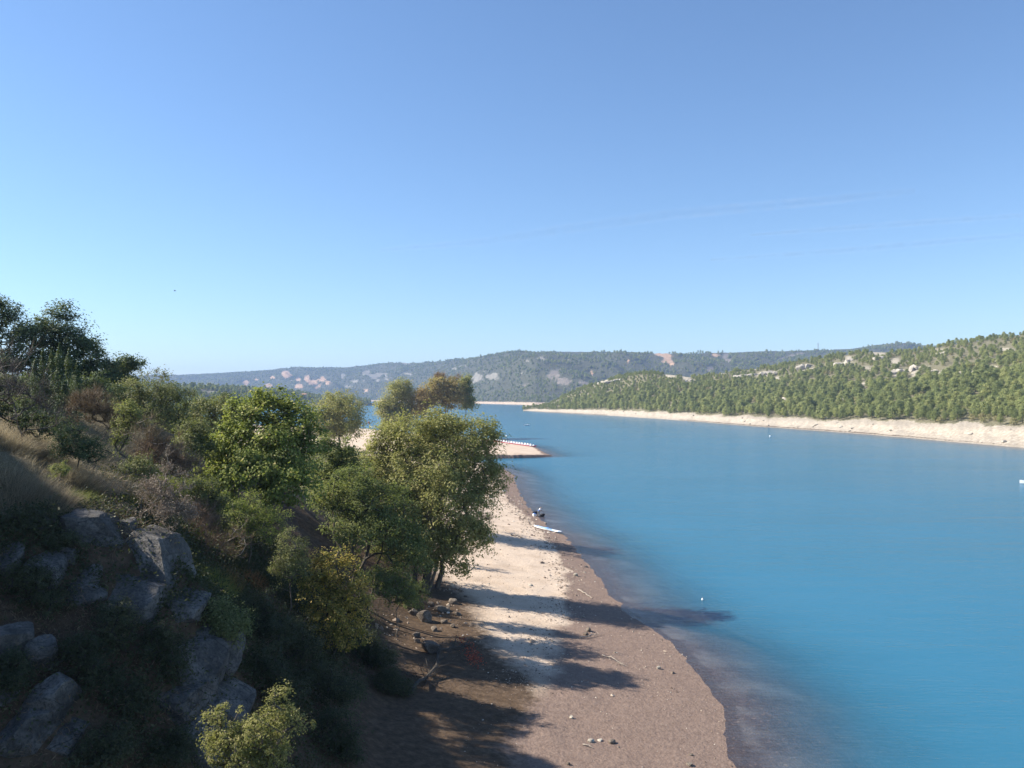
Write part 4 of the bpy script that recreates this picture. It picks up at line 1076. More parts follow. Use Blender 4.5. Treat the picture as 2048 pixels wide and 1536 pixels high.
bare('bare_treetop', 'reddish leafless treetop showing above the ochre poplars', 'bare tree', foot(885, 402), [(880, 757, 12, 9), (915, 762, 9, 12), (897, 765, 12, 8)], 402, bark='bark', clumps=60, twigs=26, twig_len=2.2, twig_w=0.12, trunk_r=0.22, seed=67, trunk_to=0.8, twigmat='rust', tip_r=0.03)

leafy('understory_tree', 'olive green tree standing close behind the willow, seen only through its gaps', 'tree', foot(868, 110), [(890, 872, 62, 28), (850, 910, 60, 40), (925, 915, 46, 40), (880, 965, 66, 46)], 110, 'willow', clumps=420, per=56, clump=0.95, leafsize=0.30, trunk_r=0.28, seed=69)
leafy('thicket', 'dull brownish green thicket between the dead shrub and the fine leaved shrub', 'shrub', foot(420, 50.5), [(415, 1000, 38, 36), (440, 1030, 40, 40), (400, 1045, 40, 40), (425, 1075, 46, 34), (390, 985, 26, 30)], 50.5, 'olive', clumps=300, per=56, clump=0.48, leafsize=0.13, trunk_r=0.05, seed=70)
# shaded lower slope
leafy('yellow_tree', 'small tree with sunlit yellow crown and shaded green skirts', 'tree', foot(668, 49),
      [(668, 1135, 50, 36), (640, 1180, 46, 46), (702, 1195, 46, 46), (662, 1240, 62, 50), (690, 1280, 45, 30)], 49, 'yellow', 'darkbark', clumps=330, per=52, clump=0.36, leafsize=0.135, trunk_r=0.09, seed=71, ratio=0.75)
tuft('broom_bush', 'yellow green broom with an orange side above the leaning boulders', 'shrub', hit(432, 1182), 1.5, 1.15, 1300, ['broom'], seed=72, spread=0.5, bend=(0.12, 0, -0.08), blade=0.02)
tuft('broom_bush', 'orange tinted broom clump beside the yellow green broom', 'shrub', hit(455, 1180), 0.9, 1.2, 700, ['rust'], seed=73, spread=0.4, bend=(0.15, 0, -0.08), blade=0.02)
tuft('broom_bush', 'small rusty broom clump left of the yellow leaved tree', 'shrub', hit(508, 1172), 0.9, 0.8, 600, ['rust'], seed=74, spread=0.6, bend=(0.1, 0, -0.1), blade=0.02)
bare('thorn_bush', 'grey thorny bush with sparse pale leaves above the broom', 'dead bush', hit(470, 1140), [(478, 1085, 30, 34), (450, 1110, 34, 28)], float(hit(470, 1140)[1]), bark='palebark', clumps=70, twigs=18, twig_len=0.4, twig_w=0.014, seed=75, leaf='olive', leaf_n=900, leafsize=0.07, trunk_r=0.03)
bare('brown_bush', 'brown dry thicket below the bleached dead shrub', 'dead bush', hit(400, 1110), [(405, 1055, 42, 48), (388, 1100, 34, 34), (430, 1095, 26, 30)], float(hit(400, 1110)[1]), bark='bark', clumps=130, twigs=28, twig_len=0.5, twig_w=0.015, seed=76, twigmat='brownbush', trunk_r=0.03)
leafy('low_shrub', 'dark low shrub against the left side of the willow trunk', 'shrub', hit(828, 1218), [(830, 1192, 30, 28), (808, 1205, 22, 20)], float(hit(828, 1218)[1]) + 0.3, 'ash', 'darkbark', clumps=90, per=52, clump=0.4, leafsize=0.13, trunk_r=0.04, seed=79)
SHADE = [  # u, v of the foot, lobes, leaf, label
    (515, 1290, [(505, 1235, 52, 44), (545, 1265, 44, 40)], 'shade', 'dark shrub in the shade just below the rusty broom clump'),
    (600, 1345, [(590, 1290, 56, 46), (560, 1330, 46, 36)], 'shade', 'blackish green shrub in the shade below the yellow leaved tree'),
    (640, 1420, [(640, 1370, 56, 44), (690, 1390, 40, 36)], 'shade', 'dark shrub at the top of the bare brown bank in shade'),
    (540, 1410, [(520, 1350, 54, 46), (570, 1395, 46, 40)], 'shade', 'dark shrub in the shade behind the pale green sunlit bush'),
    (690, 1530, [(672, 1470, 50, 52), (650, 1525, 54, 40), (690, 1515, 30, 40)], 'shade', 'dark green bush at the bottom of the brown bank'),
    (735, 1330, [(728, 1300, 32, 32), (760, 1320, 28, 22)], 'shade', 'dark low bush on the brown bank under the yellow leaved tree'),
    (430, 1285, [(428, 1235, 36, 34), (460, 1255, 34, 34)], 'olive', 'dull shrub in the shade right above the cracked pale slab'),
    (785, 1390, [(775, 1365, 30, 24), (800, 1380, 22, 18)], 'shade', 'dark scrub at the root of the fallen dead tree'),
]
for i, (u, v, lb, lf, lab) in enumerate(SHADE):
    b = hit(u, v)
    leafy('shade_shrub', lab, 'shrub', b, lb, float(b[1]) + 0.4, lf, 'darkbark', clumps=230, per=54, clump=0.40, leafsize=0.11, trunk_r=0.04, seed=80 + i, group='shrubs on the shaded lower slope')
leafy('pale_green_bush', 'pale green bush at the bottom edge catching the sun in front of dark shade', 'shrub', foot(520, 25.5),
      [(563, 1398, 26, 28), (578, 1440, 34, 32), (535, 1455, 46, 34), (432, 1435, 20, 28), (480, 1482, 60, 40), (608, 1447, 22, 12), (550, 1512, 36, 40), (500, 1530, 70, 40), (440, 1500, 40, 40)], 25.5,
      'lime', clumps=330, per=44, clump=0.20, leafsize=0.085, trunk_r=0.05, seed=95, ratio=0.5, flat=0.9, stray=0.1)

# cliff vegetation hanging between the boulders
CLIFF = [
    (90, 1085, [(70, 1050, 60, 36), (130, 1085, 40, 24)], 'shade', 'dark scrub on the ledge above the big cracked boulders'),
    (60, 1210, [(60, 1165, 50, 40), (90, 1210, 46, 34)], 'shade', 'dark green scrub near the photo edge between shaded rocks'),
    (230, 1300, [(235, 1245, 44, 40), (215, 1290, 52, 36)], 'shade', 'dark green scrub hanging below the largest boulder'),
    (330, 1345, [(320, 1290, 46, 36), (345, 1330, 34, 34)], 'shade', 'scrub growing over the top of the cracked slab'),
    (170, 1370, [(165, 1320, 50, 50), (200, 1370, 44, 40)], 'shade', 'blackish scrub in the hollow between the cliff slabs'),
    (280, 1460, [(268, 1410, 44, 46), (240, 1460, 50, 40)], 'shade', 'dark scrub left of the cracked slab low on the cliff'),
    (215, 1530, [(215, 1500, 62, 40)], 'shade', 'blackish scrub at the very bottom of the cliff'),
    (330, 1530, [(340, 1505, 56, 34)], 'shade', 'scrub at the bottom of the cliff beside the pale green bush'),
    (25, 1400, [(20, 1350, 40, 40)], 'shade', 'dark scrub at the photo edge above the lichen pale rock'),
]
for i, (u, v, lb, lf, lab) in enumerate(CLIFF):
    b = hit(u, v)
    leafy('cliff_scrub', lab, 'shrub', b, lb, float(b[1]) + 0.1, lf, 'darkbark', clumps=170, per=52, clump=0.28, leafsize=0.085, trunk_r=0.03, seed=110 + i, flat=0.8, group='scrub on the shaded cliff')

# ------------------------------------------------------------------ boulders of the cliff
ROCKS = [  # u, v, half width px, half height px, depth half m, rot, tilt, label
    (185, 1082, 46, 42, 1.0, 0.3, (0.1, 0.15), 'big rounded grey boulder at the top of the shaded cliff'),
    (292, 1128, 66, 46, 1.2, -0.35, (-0.1, 0.30), 'largest grey block of the cliff with one sunlit corner'),
    (243, 1058, 20, 15, 0.5, 0.6, (0, 0), 'small dark boulder perched behind the biggest block'),
    (205, 1010, 10, 10, 0.25, 0.2, (0.2, 0), 'pale stone above the dry grass edge of the cliff'),
    (212, 1030, 12, 8, 0.25, 1.2, (0, 0.2), 'flat pale stone just under the smaller pale stone'),
    (140, 1120, 18, 17, 0.4, 0.9, (0, 0.3), 'small grey rock tucked under the rounded boulder'),
    (200, 1160, 40, 26, 0.9, 0.2, (0.1, 0.2), 'dark flat rock below the rounded boulder'),
    (255, 1185, 60, 36, 1.2, -0.1, (0.2, 0.1), 'broad shaded slab under the largest grey block'),
    (95, 1150, 26, 30, 0.7, 0.5, (0.2, 0.1), 'shaded upright rock beside the dark scrub'),
    (170, 1190, 30, 24, 0.7, 0.9, (0.2, 0.3), 'low shaded rock in the middle of the cliff'),
    (352, 1218, 40, 27, 0.9, -0.3, (0.1, 0.2), 'tilted grey block standing alone above the cracked slab'),
    (392, 1270, 17, 15, 0.4, 0.4, (0, 0.3), 'small broken rock between the tilted block and the cracked slab'),
    (436, 1335, 32, 50, 0.8, 0.2, (-0.1, 0.35), 'upper piece of the pale cracked slab'),
    (375, 1345, 44, 44, 0.9, -0.2, (0.1, 0.2), 'upper left piece of the pale cracked slab'),
    (428, 1408, 54, 42, 1.0, 0.15, (-0.1, 0.25), 'middle piece of the pale cracked slab'),
    (365, 1415, 46, 40, 0.9, 0.5, (0.1, 0.1), 'left middle piece of the pale cracked slab'),
    (375, 1480, 76, 46, 1.0, -0.1, (0.1, 0.2), 'lowest broad piece of the pale cracked slab'),
    (105, 1412, 36, 50, 0.6, 0.3, (0.1, 0.35), 'tall pinkish grey slab near the photo edge'),
    (82, 1325, 22, 40, 0.5, 0.2, (0.1, 0.3), 'narrow leaning rock above the tall pinkish slab'),
    (15, 1320, 28, 50, 0.6, 0.1, (0.1, 0.3), 'shaded rock cut by the photo edge'),
    (20, 1400, 30, 34, 0.5, 0.7, (0.1, 0.2), 'rough grey rock at the photo edge below the shaded one'),
    (40, 1490, 52, 52, 0.6, 0.4, (0.1, 0.2), 'lichen speckled pale rock in the bottom corner'),
    (12, 1130, 24, 40, 0.7, 0.4, (0.1, 0.3), 'dark rock wall at the photo edge under the grassy ledge'),
    (130, 1480, 40, 34, 0.5, 0.2, (0.2, 0.2), 'shaded rock between the pinkish slab and the bottom scrub'),
]
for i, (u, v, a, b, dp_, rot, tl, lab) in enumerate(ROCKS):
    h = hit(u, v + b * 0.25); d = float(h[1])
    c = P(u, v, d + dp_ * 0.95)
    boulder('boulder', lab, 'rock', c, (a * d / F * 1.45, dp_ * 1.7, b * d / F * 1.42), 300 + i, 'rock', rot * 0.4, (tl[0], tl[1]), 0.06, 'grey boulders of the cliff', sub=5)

RUB = [(905, 1208, 12, 8), (880, 1222, 14, 9), (862, 1212, 10, 7), (915, 1230, 9, 6), (848, 1240, 20, 16), (888, 1246, 9, 6), (825, 1228, 12, 9), (868, 1262, 9, 7), (905, 1255, 8, 6), (832, 1275, 10, 8), (895, 1222, 8, 6), (835, 1285, 8, 6)]
for i, (u, v, a, b) in enumerate(RUB):
    h = hit(u, v); d = float(h[1])
    boulder('boulder', 'brown boulder in the rubble on the shaded bank under the willow', 'rock', h + np.array((0, 0, b * d / F * 0.4)), (a * d / F * .8, a * d / F * .7, b * d / F * .8), 400 + i, 'rubble', i * 0.7, (0.1, 0.1), 0.05, 'rubble boulders under the willow', sub=3)
h = hit(862, 1305); d = float(h[1])
boulder('boulder', 'roundest big boulder alone at the foot of the bank above the fallen tree', 'rock', h + np.array((0, 0, 0.25)), (19 * d / F, 0.6, 14 * d / F), 431, 'rubble', 0.3, (0, 0.1), 0.05, sub=3)

# ------------------------------------------------------------------ grass
TUFTS = [
    (25, 900, 1.7, 1.25, 1500, 'straw', 'tall straw coloured grass at the photo edge on the ledge', 0),
    (62, 905, 1.2, 1.0, 900, 'drygrass', 'brownish tall grass beside the straw coloured clump', 0),
    (85, 890, 1.3, 1.0, 1000, 'straw', 'sunlit straw grass at the back of the ledge under the dark juniper bush', 0),
    (140, 960, 1.4, 0.9, 1000, 'straw', 'wind combed straw grass across the middle of the ledge', 0),
    (100, 918, 1.3, 1.05, 1100, 'straw', 'bright straw grass clump leaning over the ledge edge', 0),
    (130, 930, 1.0, 0.8, 700, 'straw', 'shorter straw grass clump beside the small bright bush', 0),
    (165, 975, 1.5, 1.15, 1100, 'drygrass', 'grey brown grass clump above the pale stones', 0),
    (195, 985, 1.5, 1.25, 1200, 'straw', 'pale grass clump on the slope under the dark juniper bush', 0),
    (228, 995, 1.5, 1.45, 900, 'drygrass', 'tall grass with drooping pale seed heads beside the dead shrub', 70),
    (165, 1005, 0.9, 0.75, 600, 'broom', 'yellow green grass clump above the rounded boulder', 0),
    (255, 1015, 0.7, 0.9, 500, 'broom', 'green side of the broom in front of the dead shrub', 0),
    (270, 1018, 0.9, 1.15, 700, 'rust', 'orange broom clump in front of the dead shrub', 0),
    (240, 1025, 0.8, 0.7, 450, 'straw', 'short yellow grass beside the orange broom', 0),
    (40, 985, 2.0, 0.8, 1200, 'drygrass', 'dark dry grass hanging over the shaded ledge edge', 0),
    (100, 1000, 1.8, 0.8, 1100, 'drygrass', 'dry grass over the scree below the ledge', 0),
]
for i, (u, v, w_, h_, n_, mt, lab, hd) in enumerate(TUFTS):
    tuft('grass_clump', lab, 'grass clump', hit(u, v), w_, h_, n_, [mt, 'straw'], seed=500 + i, heads=hd, blade=0.016, bend=(0.42, -0.06, -0.22), spread=0.5, group='grass clumps along the ledge')

def ground_scatter(n, xr, yr, rg, keep):
    x = rg.uniform(*xr, n); y = rg.uniform(*yr, n); z = ground_z(x, y)
    k = keep(x, y, z) > rg.random(n)
    return np.stack([x, y, z], 1)[k]
rgs = rng_of(900)
g = Geo()
pts = ground_scatter(110000, (-40, -11), (24, 70), rgs, lambda x, y, z: np.clip(sstep(13.2, 15.4, z) * (0.5 + fbm(x * .4, y * .4, 3)), 0, 1))
n = len(pts)
dr = unit(np.stack([rgs.normal(size=n) * 0.45 + 0.2, rgs.normal(size=n) * 0.45, np.ones(n)], 1))
g.blades(pts - np.array([0, 0, .03]), dr, rgs.uniform(0.2, 0.7, n), np.full(n, 0.02), rgs, np.array([[0.4, 0, -0.25]]) + rgs.normal(size=(n, 3)) * 0.15, seg=2)
tag(g.build('dry_grass', M['drygrass']), 'thin dry grass covering the upper slope and ledge', 'dry grass', kind='stuff')
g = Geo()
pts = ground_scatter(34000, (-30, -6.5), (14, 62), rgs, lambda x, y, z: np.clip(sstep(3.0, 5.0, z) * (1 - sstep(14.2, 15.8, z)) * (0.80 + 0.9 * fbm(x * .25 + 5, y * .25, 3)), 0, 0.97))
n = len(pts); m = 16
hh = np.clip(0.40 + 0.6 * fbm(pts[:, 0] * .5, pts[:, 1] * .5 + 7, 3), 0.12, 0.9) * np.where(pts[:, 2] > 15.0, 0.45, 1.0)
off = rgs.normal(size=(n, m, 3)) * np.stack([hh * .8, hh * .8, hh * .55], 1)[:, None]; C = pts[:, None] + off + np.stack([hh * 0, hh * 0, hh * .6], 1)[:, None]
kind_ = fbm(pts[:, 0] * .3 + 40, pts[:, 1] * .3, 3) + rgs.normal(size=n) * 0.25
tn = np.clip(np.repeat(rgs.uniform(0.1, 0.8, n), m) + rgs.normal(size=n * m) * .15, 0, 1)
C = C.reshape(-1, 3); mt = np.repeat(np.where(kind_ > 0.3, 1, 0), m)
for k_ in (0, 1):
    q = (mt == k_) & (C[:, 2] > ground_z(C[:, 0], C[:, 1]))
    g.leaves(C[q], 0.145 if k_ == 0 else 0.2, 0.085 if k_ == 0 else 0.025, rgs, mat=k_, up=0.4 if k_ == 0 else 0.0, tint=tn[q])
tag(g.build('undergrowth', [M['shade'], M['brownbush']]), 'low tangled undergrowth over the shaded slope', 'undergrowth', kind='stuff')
g = Geo()
pts = ground_scatter(26000, (-110, -10), (78, 262), rgs, lambda x, y, z: np.clip(sstep(2.2, 3.6, z) * (0.35 + 1.0 * fbm(x * .08 + 5, y * .08, 3)), 0, 0.8))
n = len(pts); m = 10
off = rgs.normal(size=(n, m, 3)) * np.array([0.7, 0.7, 0.35]); C = pts[:, None] + off + np.array([0, 0, 0.4])
g.leaves(C.reshape(-1, 3), 0.42, 0.25, rgs, up=0.4, tint=np.clip(np.repeat(rgs.uniform(0.1, 0.9, n), m), 0, 1))
tag(g.build('undergrowth', M['olive']), 'brushy undergrowth behind the trees towards the sand', 'undergrowth', kind='stuff')

# pebbles, grit and litter on the beach
g = Geo()
oct_v = np.array([[1, 0, 0], [-1, 0, 0], [0, 1, 0], [0, -1, 0], [0, 0, 1], [0, 0, -1.0]]); oct_f = np.array([[0, 2, 4], [2, 1, 4], [1, 3, 4], [3, 0, 4], [2, 0, 5], [1, 2, 5], [3, 1, 5], [0, 3, 5]])
def pebbles(n, xr, yr, rad, keep):
    x = rgs.uniform(*xr, n); y = yr[0] * (yr[1] / yr[0]) ** rgs.random(n)
    z = ground_z(x, y); k = keep(x, y, z) > rgs.random(n)
    p = np.stack([x, y, z], 1)[k]; n = len(p)
    r = rad * np.exp(rgs.normal(size=n) * 0.55) * np.clip(p[:, 1] / 70, 0.8, 2.0)
    sc = rgs.uniform(0.6, 1.3, (n, 3)) * r[:, None]; sc[:, 2] *= 0.7
    an = rgs.uniform(0, 6.28, n); ca, sa = np.cos(an)[:, None], np.sin(an)[:, None]
    v = oct_v[None] * sc[:, None] + rgs.normal(size=(n, 6, 3)) * (r * 0.18)[:, None, None]
    vx = v[..., 0] * ca - v[..., 1] * sa; vy = v[..., 0] * sa + v[..., 1] * ca
    V = np.stack([vx, vy, v[..., 2]], -1) + p[:, None] + np.array([0, 0, 0.0])
    g.add(V.reshape(-1, 3), (np.arange(n)[:, None, None] * 6 + oct_f[None]).reshape(-1, 3), 0, np.repeat(rgs.random(n), 8))
def band(x, y):
    inl_ = shore_x(y) - x
    w_ = np.interp(y, *BAND)
    return inl_, w_
pebbles(60000, (-9, 16), (52, 200), 0.042, lambda x, y, z: np.where((z > 0.02) & (z < 3.2), np.exp(-((band(x, y)[0] - band(x, y)[1]) / 1.6) ** 2) * np.clip(0.6 + fbm(x * .5, y * .5, 3), 0.1, 1) + 0.05, 0))
pebbles(9000, (-9, 16), (34, 240), 0.035, lambda x, y, z: np.where((z > -0.03) & (z < 0.10), 0.9, 0))
pebbles(9000, (-9, 16), (34, 70), 0.028, lambda x, y, z: np.where((z > 0.02) & (z < 1.8), 0.35, 0))
pebbles(3500, (-10, 0), (56, 110), 0.075, lambda x, y, z: np.where((z > 1.9) & (z < 5.0), 0.7 * np.clip(0.2 + fbm(x * .3, y * .3 + 3, 3), 0, 1), 0))
m = Mat('beach_stone')
cl = m.ramp(m.attr('tint'), [(0.0, (0.11, 0.08, 0.06)), (0.45, (0.24, 0.18, 0.135)), (0.85, (0.38, 0.31, 0.24)), (1.0, (0.56, 0.50, 0.42))])
M['pebble'] = m.surf(m.n('ShaderNodeBsdfPrincipled', Base_Color=cl, Roughness=0.9).outputs[0])
tag(g.build('pebbles', M['pebble']), 'loose pale pebbles and stones strewn over the gravel beach', 'pebbles', kind='stuff')

STONES = [(1061, 1172, 6, 3, 'pale stone lying on the bright gravel by the willow shadow'), (1177, 1262, 7, 5, 'rust brown stone at the edge of the tree shadows'), (1172, 1270, 6, 4, 'white stone next to the rust brown stone'),
          (1317, 1338, 5, 4, 'small white stone on the damp mud'), (1182, 1484, 8, 4, 'pale flat stone nearest the short stick'), (1200, 1482, 6, 3, 'long pale stone in the row of three'), (1224, 1486, 8, 5, 'brown and white stone at the end of the row of three'),
          (1142, 1436, 5, 4, 'cream stone in the shade gap on the beach'), (1378, 1530, 8, 4, 'dark stone near the bottom edge by the water'), (1382, 1511, 5, 3, 'white flat stone above the dark stone'), (1137, 1531, 5, 4, 'ochre stone on the dark drift line at the bottom edge'), (1152, 1152, 5, 4, 'grey stone at the inner edge of the mud')]
for i, (u, v, a, b, lab) in enumerate(STONES):
    h = hit(u, v); d = float(h[1])
    boulder('stone', lab, 'stone', h + np.array((0, 0, b * d / F * 0.35)), (a * d / F * .9, a * d / F * .8, b * d / F), 460 + i, 'rubble' if ('brown' in lab or 'dark' in lab) else 'palerock', i * 1.1, (0.1, 0.1), 0.06, 'single stones on the beach', sub=2)

# driftwood
def stick(label, p0, p1, r, mat='palebark', seed=1, bendz=0.06, name='driftwood_stick'):
    a = hit(*p0); b = hit(*p1); rg = rng_of(seed)
    ks = np.linspace(0, 1, 7)[:, None]
    pts = a + (b - a) * ks; pts[:, 2] = ground_z(pts[:, 0], pts[:, 1]) + r * 0.8 + bendz * np.sin(ks[:, 0] * math.pi)
    pts[1:-1, :2] += rg.normal(size=(5, 2)) * 0.03 * np.linalg.norm(b - a)
    g = Geo(); g.tube(pts - a, np.linspace(1, 0.45, 7) * r, 7)
    o = g.build(name, M[mat], None, tuple(a * 0), smooth=True); o.location = a
    return tag(o, label, 'driftwood')
stick('long bleached stick lying on the damp mud near the water', (1156, 1180), (1184, 1198), 0.07, seed=1)
stick('short bleached stick beside the row of stones at the bottom of the beach', (1166, 1491), (1186, 1498), 0.05, seed=2)

def branchy(label, name, cat, p0, p1, r, seed, n=26, spread=1.6, lift=0.5, mat='darkbark', leaf=None, leaf_uv=None, leaf_n=0, twigs=6):
    a = hit(*p0); b = hit(*p1); rg = rng_of(seed); L = np.linalg.norm(b - a)
    t = empty(name, a); tag(t, label, cat)
    ks = np.linspace(0, 1, 9)
    pts = a + (b - a) * ks[:, None]; pts[:, 2] += lift * np.sin(ks * math.pi * 0.8) + r
    pts[1:-1] += rg.normal(size=(7, 3)) * 0.02 * L
    g = Geo(); g.tube(pts, np.linspace(1, .25, 9) * r, 6)
    k = rg.uniform(0.2, 1, n); A = np.stack([np.interp(k, ks, pts[:, i]) for i in range(3)], 1)
    ax = unit(b - a)
    dr = unit(ax * rg.uniform(0.3, 1.0, n)[:, None] + rg.normal(size=(n, 3)) * np.array([0.6, 0.6, 0.3]))
    ln = spread * rg.uniform(0.4, 1, n) * (1.15 - 0.5 * k)
    B = A + dr * ln[:, None]; B[:, 2] = np.maximum(B[:, 2], ground_z(B[:, 0], B[:, 1]) + 0.05)
    g.prisms(A, B, r * 0.28, r * 0.10, 4)
    i = np.repeat(np.arange(n), twigs); f = rg.uniform(0.3, 1, len(i))[:, None]
    A2 = A[i] + (B[i] - A[i]) * f; d2 = unit(unit(B - A)[i] * 0.8 + rg.normal(size=(len(i), 3)) * 0.6)
    B2 = A2 + d2 * (ln[i] * rg.uniform(0.2, 0.5, len(i)))[:, None]; B2[:, 2] = np.maximum(B2[:, 2], ground_z(B2[:, 0], B2[:, 1]) + 0.03)
    g.prisms(A2, B2, r * 0.09, r * 0.05, 3)
    g.build('branches', M[mat], t, a, smooth=True)
    if leaf:
        gl = Geo(); c = np.vstack([hit(u, v) for u, v in leaf_uv]); j = rg.integers(0, len(c), leaf_n)
        near_ = np.argmin(np.linalg.norm(B2[None] - c[:, None], axis=2) + rg.random((len(c), len(B2))) * 0.5, axis=1)
        C = c[j] + rg.normal(size=(leaf_n, 3)) * np.array([0.22, 0.25, 0.22]) + np.array([0, 0, 0.45])
        gl.leaves(C, 0.11, 0.07, rg, up=0.3); gl.build('red_leaves', M[leaf], t, a)
    return t
branchy('fallen dead tree lying down the bank with a few red leaves at its tip', 'fallen_tree', 'fallen tree', (815, 1392), (935, 1302), 0.13, 601, n=34, spread=2.0, lift=0.9, leaf='redleaf',
        leaf_uv=[(920, 1290), (930, 1300), (942, 1310), (950, 1325), (955, 1338), (945, 1330), (938, 1318)], leaf_n=420)
branchy('pale dry branch with forked twigs lying on the mud', 'dry_branch', 'dead branch', (1205, 1312), (1248, 1334), 0.05, 602, n=12, spread=1.0, lift=0.12, mat='palebark', twigs=3)
branchy('brown forked piece of driftwood on the sunlit gravel near the long blue board', 'driftwood', 'driftwood', (1022, 1071), (1046, 1078), 0.08, 603, n=6, spread=0.9, lift=0.1, mat='bark', twigs=2)
branchy('bare grey branches lying beside the rust brown stone', 'dry_branch', 'dead branch', (1160, 1277), (1198, 1272), 0.05, 604, n=10, spread=0.9, lift=0.12, mat='palebark', twigs=2)
bare('bank_scrub', 'dry leafless scrub on the little bank beneath the willow', 'dead bush', hit(905, 1128), [(905, 1108, 30, 16), (935, 1098, 22, 14)], float(hit(905, 1128)[1]), bark='bark', clumps=60, twigs=20, twig_len=0.6, twig_w=0.03, seed=605, twigmat='brownbush', trunk_r=0.05)
bare('bank_scrub', 'dry brown scrub on the beach edge past the willow', 'dead bush', hit(952, 1068), [(950, 1050, 24, 14), (975, 1040, 14, 10)], float(hit(952, 1068)[1]), bark='bark', clumps=60, twigs=20, twig_len=0.7, twig_w=0.04, seed=606, twigmat='brownbush', trunk_r=0.05)

# ------------------------------------------------------------------ pale limestone ledges among the pines across the water
OUT = [(1500, 735, 34, 6, 620, 900), (1536, 750, 18, 6), (1558, 742, 12, 6), (1612, 738, 20, 8), (1690, 731, 22, 6), (1380, 750, 14, 5), (1796, 747, 18, 7), (1828, 744, 9, 10), (1868, 747, 12, 6), (1890, 748, 12, 6), (1922, 757, 14, 6), (1944, 752, 8, 5),
       (1222, 760, 16, 3), (1240, 754, 14, 3), (1760, 706, 14, 5), (1700, 714, 10, 5), (1640, 740, 10, 5), (1885, 702, 12, 4), (1568, 806, 7, 7), (1680, 806, 9, 6)]
OUT_LAB = ['longest pale limestone ledge beside the saddle', 'broken ledge just under the longest pale ledge', 'short ledge right of the longest pale ledge', 'bright block ledge standing apart among dense pines', 'low pale ledge above the wood in mid slope', 'ledge at the back end of the rounded knoll', 'big sloping white ledge at the upper edge of the dense wood', 'tall narrow white rock next to the sloping white ledge',
           'wide white ledge right of the tall narrow rock', 'second wide white ledge touching the first one', 'lower white ledge at the end of the white row', 'last small white rock at the end of the white row', 'thin ledge on the lake side of the rounded knoll', 'short thin ledge next to the thin knoll ledge', 'scattered pale rocks highest below the skyline', 'pale rocks left of the highest scattered rocks', 'small ledge between the bright block and the low ledge', 'pale rock high on the slope near the skyline pines', 'pale rock face low down just above the shore', 'second low rock face right of the first one']
def hill_hit(u, v):
    """point of the hill across the water that shows at (u, v)"""
    j = int(np.argmin(np.abs(us_r - u)))
    vv = HVv[:, j]; dd = HY[:, j]; zz = HZ_[:, j]
    top = np.minimum.accumulate(vv[4:52])
    i = 4 + int(np.argmax(top <= v)) if (top <= v).any() else 4 + int(np.argmin(vv[4:52]))
    return np.array(((u - 1024) / F * dd[i], dd[i], zz[i])), dd[i]
for i, it in enumerate(OUT):
    u, v, a, b = it[:4]
    h, d = hill_hit(u, v)
    n_ = 4; g = Geo()
    for k in range(n_):
        o = (k - (n_ - 1) / 2) / n_ * 1.6 * a * d / F
        V, Fc = boulder_geo((o, (k % 2) * 1.5, (k % 3) * 0.4), (a * d / F * 0.42, 3.0, b * d / F * (0.8 + 0.15 * (k % 3))), 700 + i * 7 + k, 0.2 * k, 0.07, 7, 2, (0.1, 0.15 - 0.1 * k))
        g.add(V, Fc)
    o = bpy.data.objects.new('rock_outcrop', g.mesh('rock_outcrop', [M['palerock']])); COL.objects.link(o); o.location = h
    tag(o, OUT_LAB[i] + ' on the right hill', 'rock outcrop', 'limestone outcrops on the right hill')
rgb = rng_of(950)
for i in range(26):     # stranded blocks on the far gravel shore
    u = rgb.uniform(1240, 2046); j = int(np.argmin(np.abs(us_r - u))); f = rgb.uniform(0.2, 1.15)
    d = ds[j] + wb[j] * f; k = int(np.argmin(np.abs(HY[:, j] - d)))
    s_ = rgb.uniform(0.35, 1.1) * (1 if u < 1800 else 0.9)
    o = boulder('shore_rock', 'grey block lying on the pale shore at the foot of the right hill', 'rock', ((u - 1024) / F * HY[k, j], HY[k, j], HZ_[k, j] + s_ * .2), (s_ * 1.3, s_, s_ * .7), 960 + i, 'palerock', i * .6, (0.1, 0.1), 0.06, 'blocks on the far shore', sub=2, planes=7)

# ------------------------------------------------------------------ pedal boats drawn up along the sand spit
def pedal_boat():
    t = empty('pedal_boat', (0, 0, 0))
    g = Geo()
    for sx in (-0.55, 0.55):          # two floats with upturned bows
        ks = np.array([-1.75, -1.5, -0.5, 0.8, 1.45, 1.85]); zz = np.array([0.26, 0.20, 0.18, 0.18, 0.28, 0.46]); rr = np.array([0.12, 0.22, 0.24, 0.24, 0.19, 0.05])
        g.tube(np.stack([np.full(6, sx), ks, zz], 1), rr, 8)
    g.box((0, -0.15, 0.34), (1.2, 2.5, 0.12))
    g.build('hull', M['red'], t)
    g = Geo()
    g.box((0, -0.2, 0.46), (1.25, 2.2, 0.10)); 
    for sx in (-0.32, 0.32):
        g.box((sx, -0.35, 0.62), (0.48, 0.5, 0.16)); g.box((sx, -0.66, 0.92), (0.48, 0.12, 0.62), taper=0.85)
    g.box((0, 0.75, 0.66), (1.0, 0.5, 0.32), taper=0.6)
    g.build('seat', M['white'], t)
    g = Geo(); g.box((0, -1.35, 0.38), (0.35, 0.35, 0.3)); g.tube([[0, -1.35, 0.5], [0, -1.35, 0.85]], 0.03, 5)
    g.build('rudder', M['red'], t)
    return t
pb0 = pedal_boat()
N_PB = 17
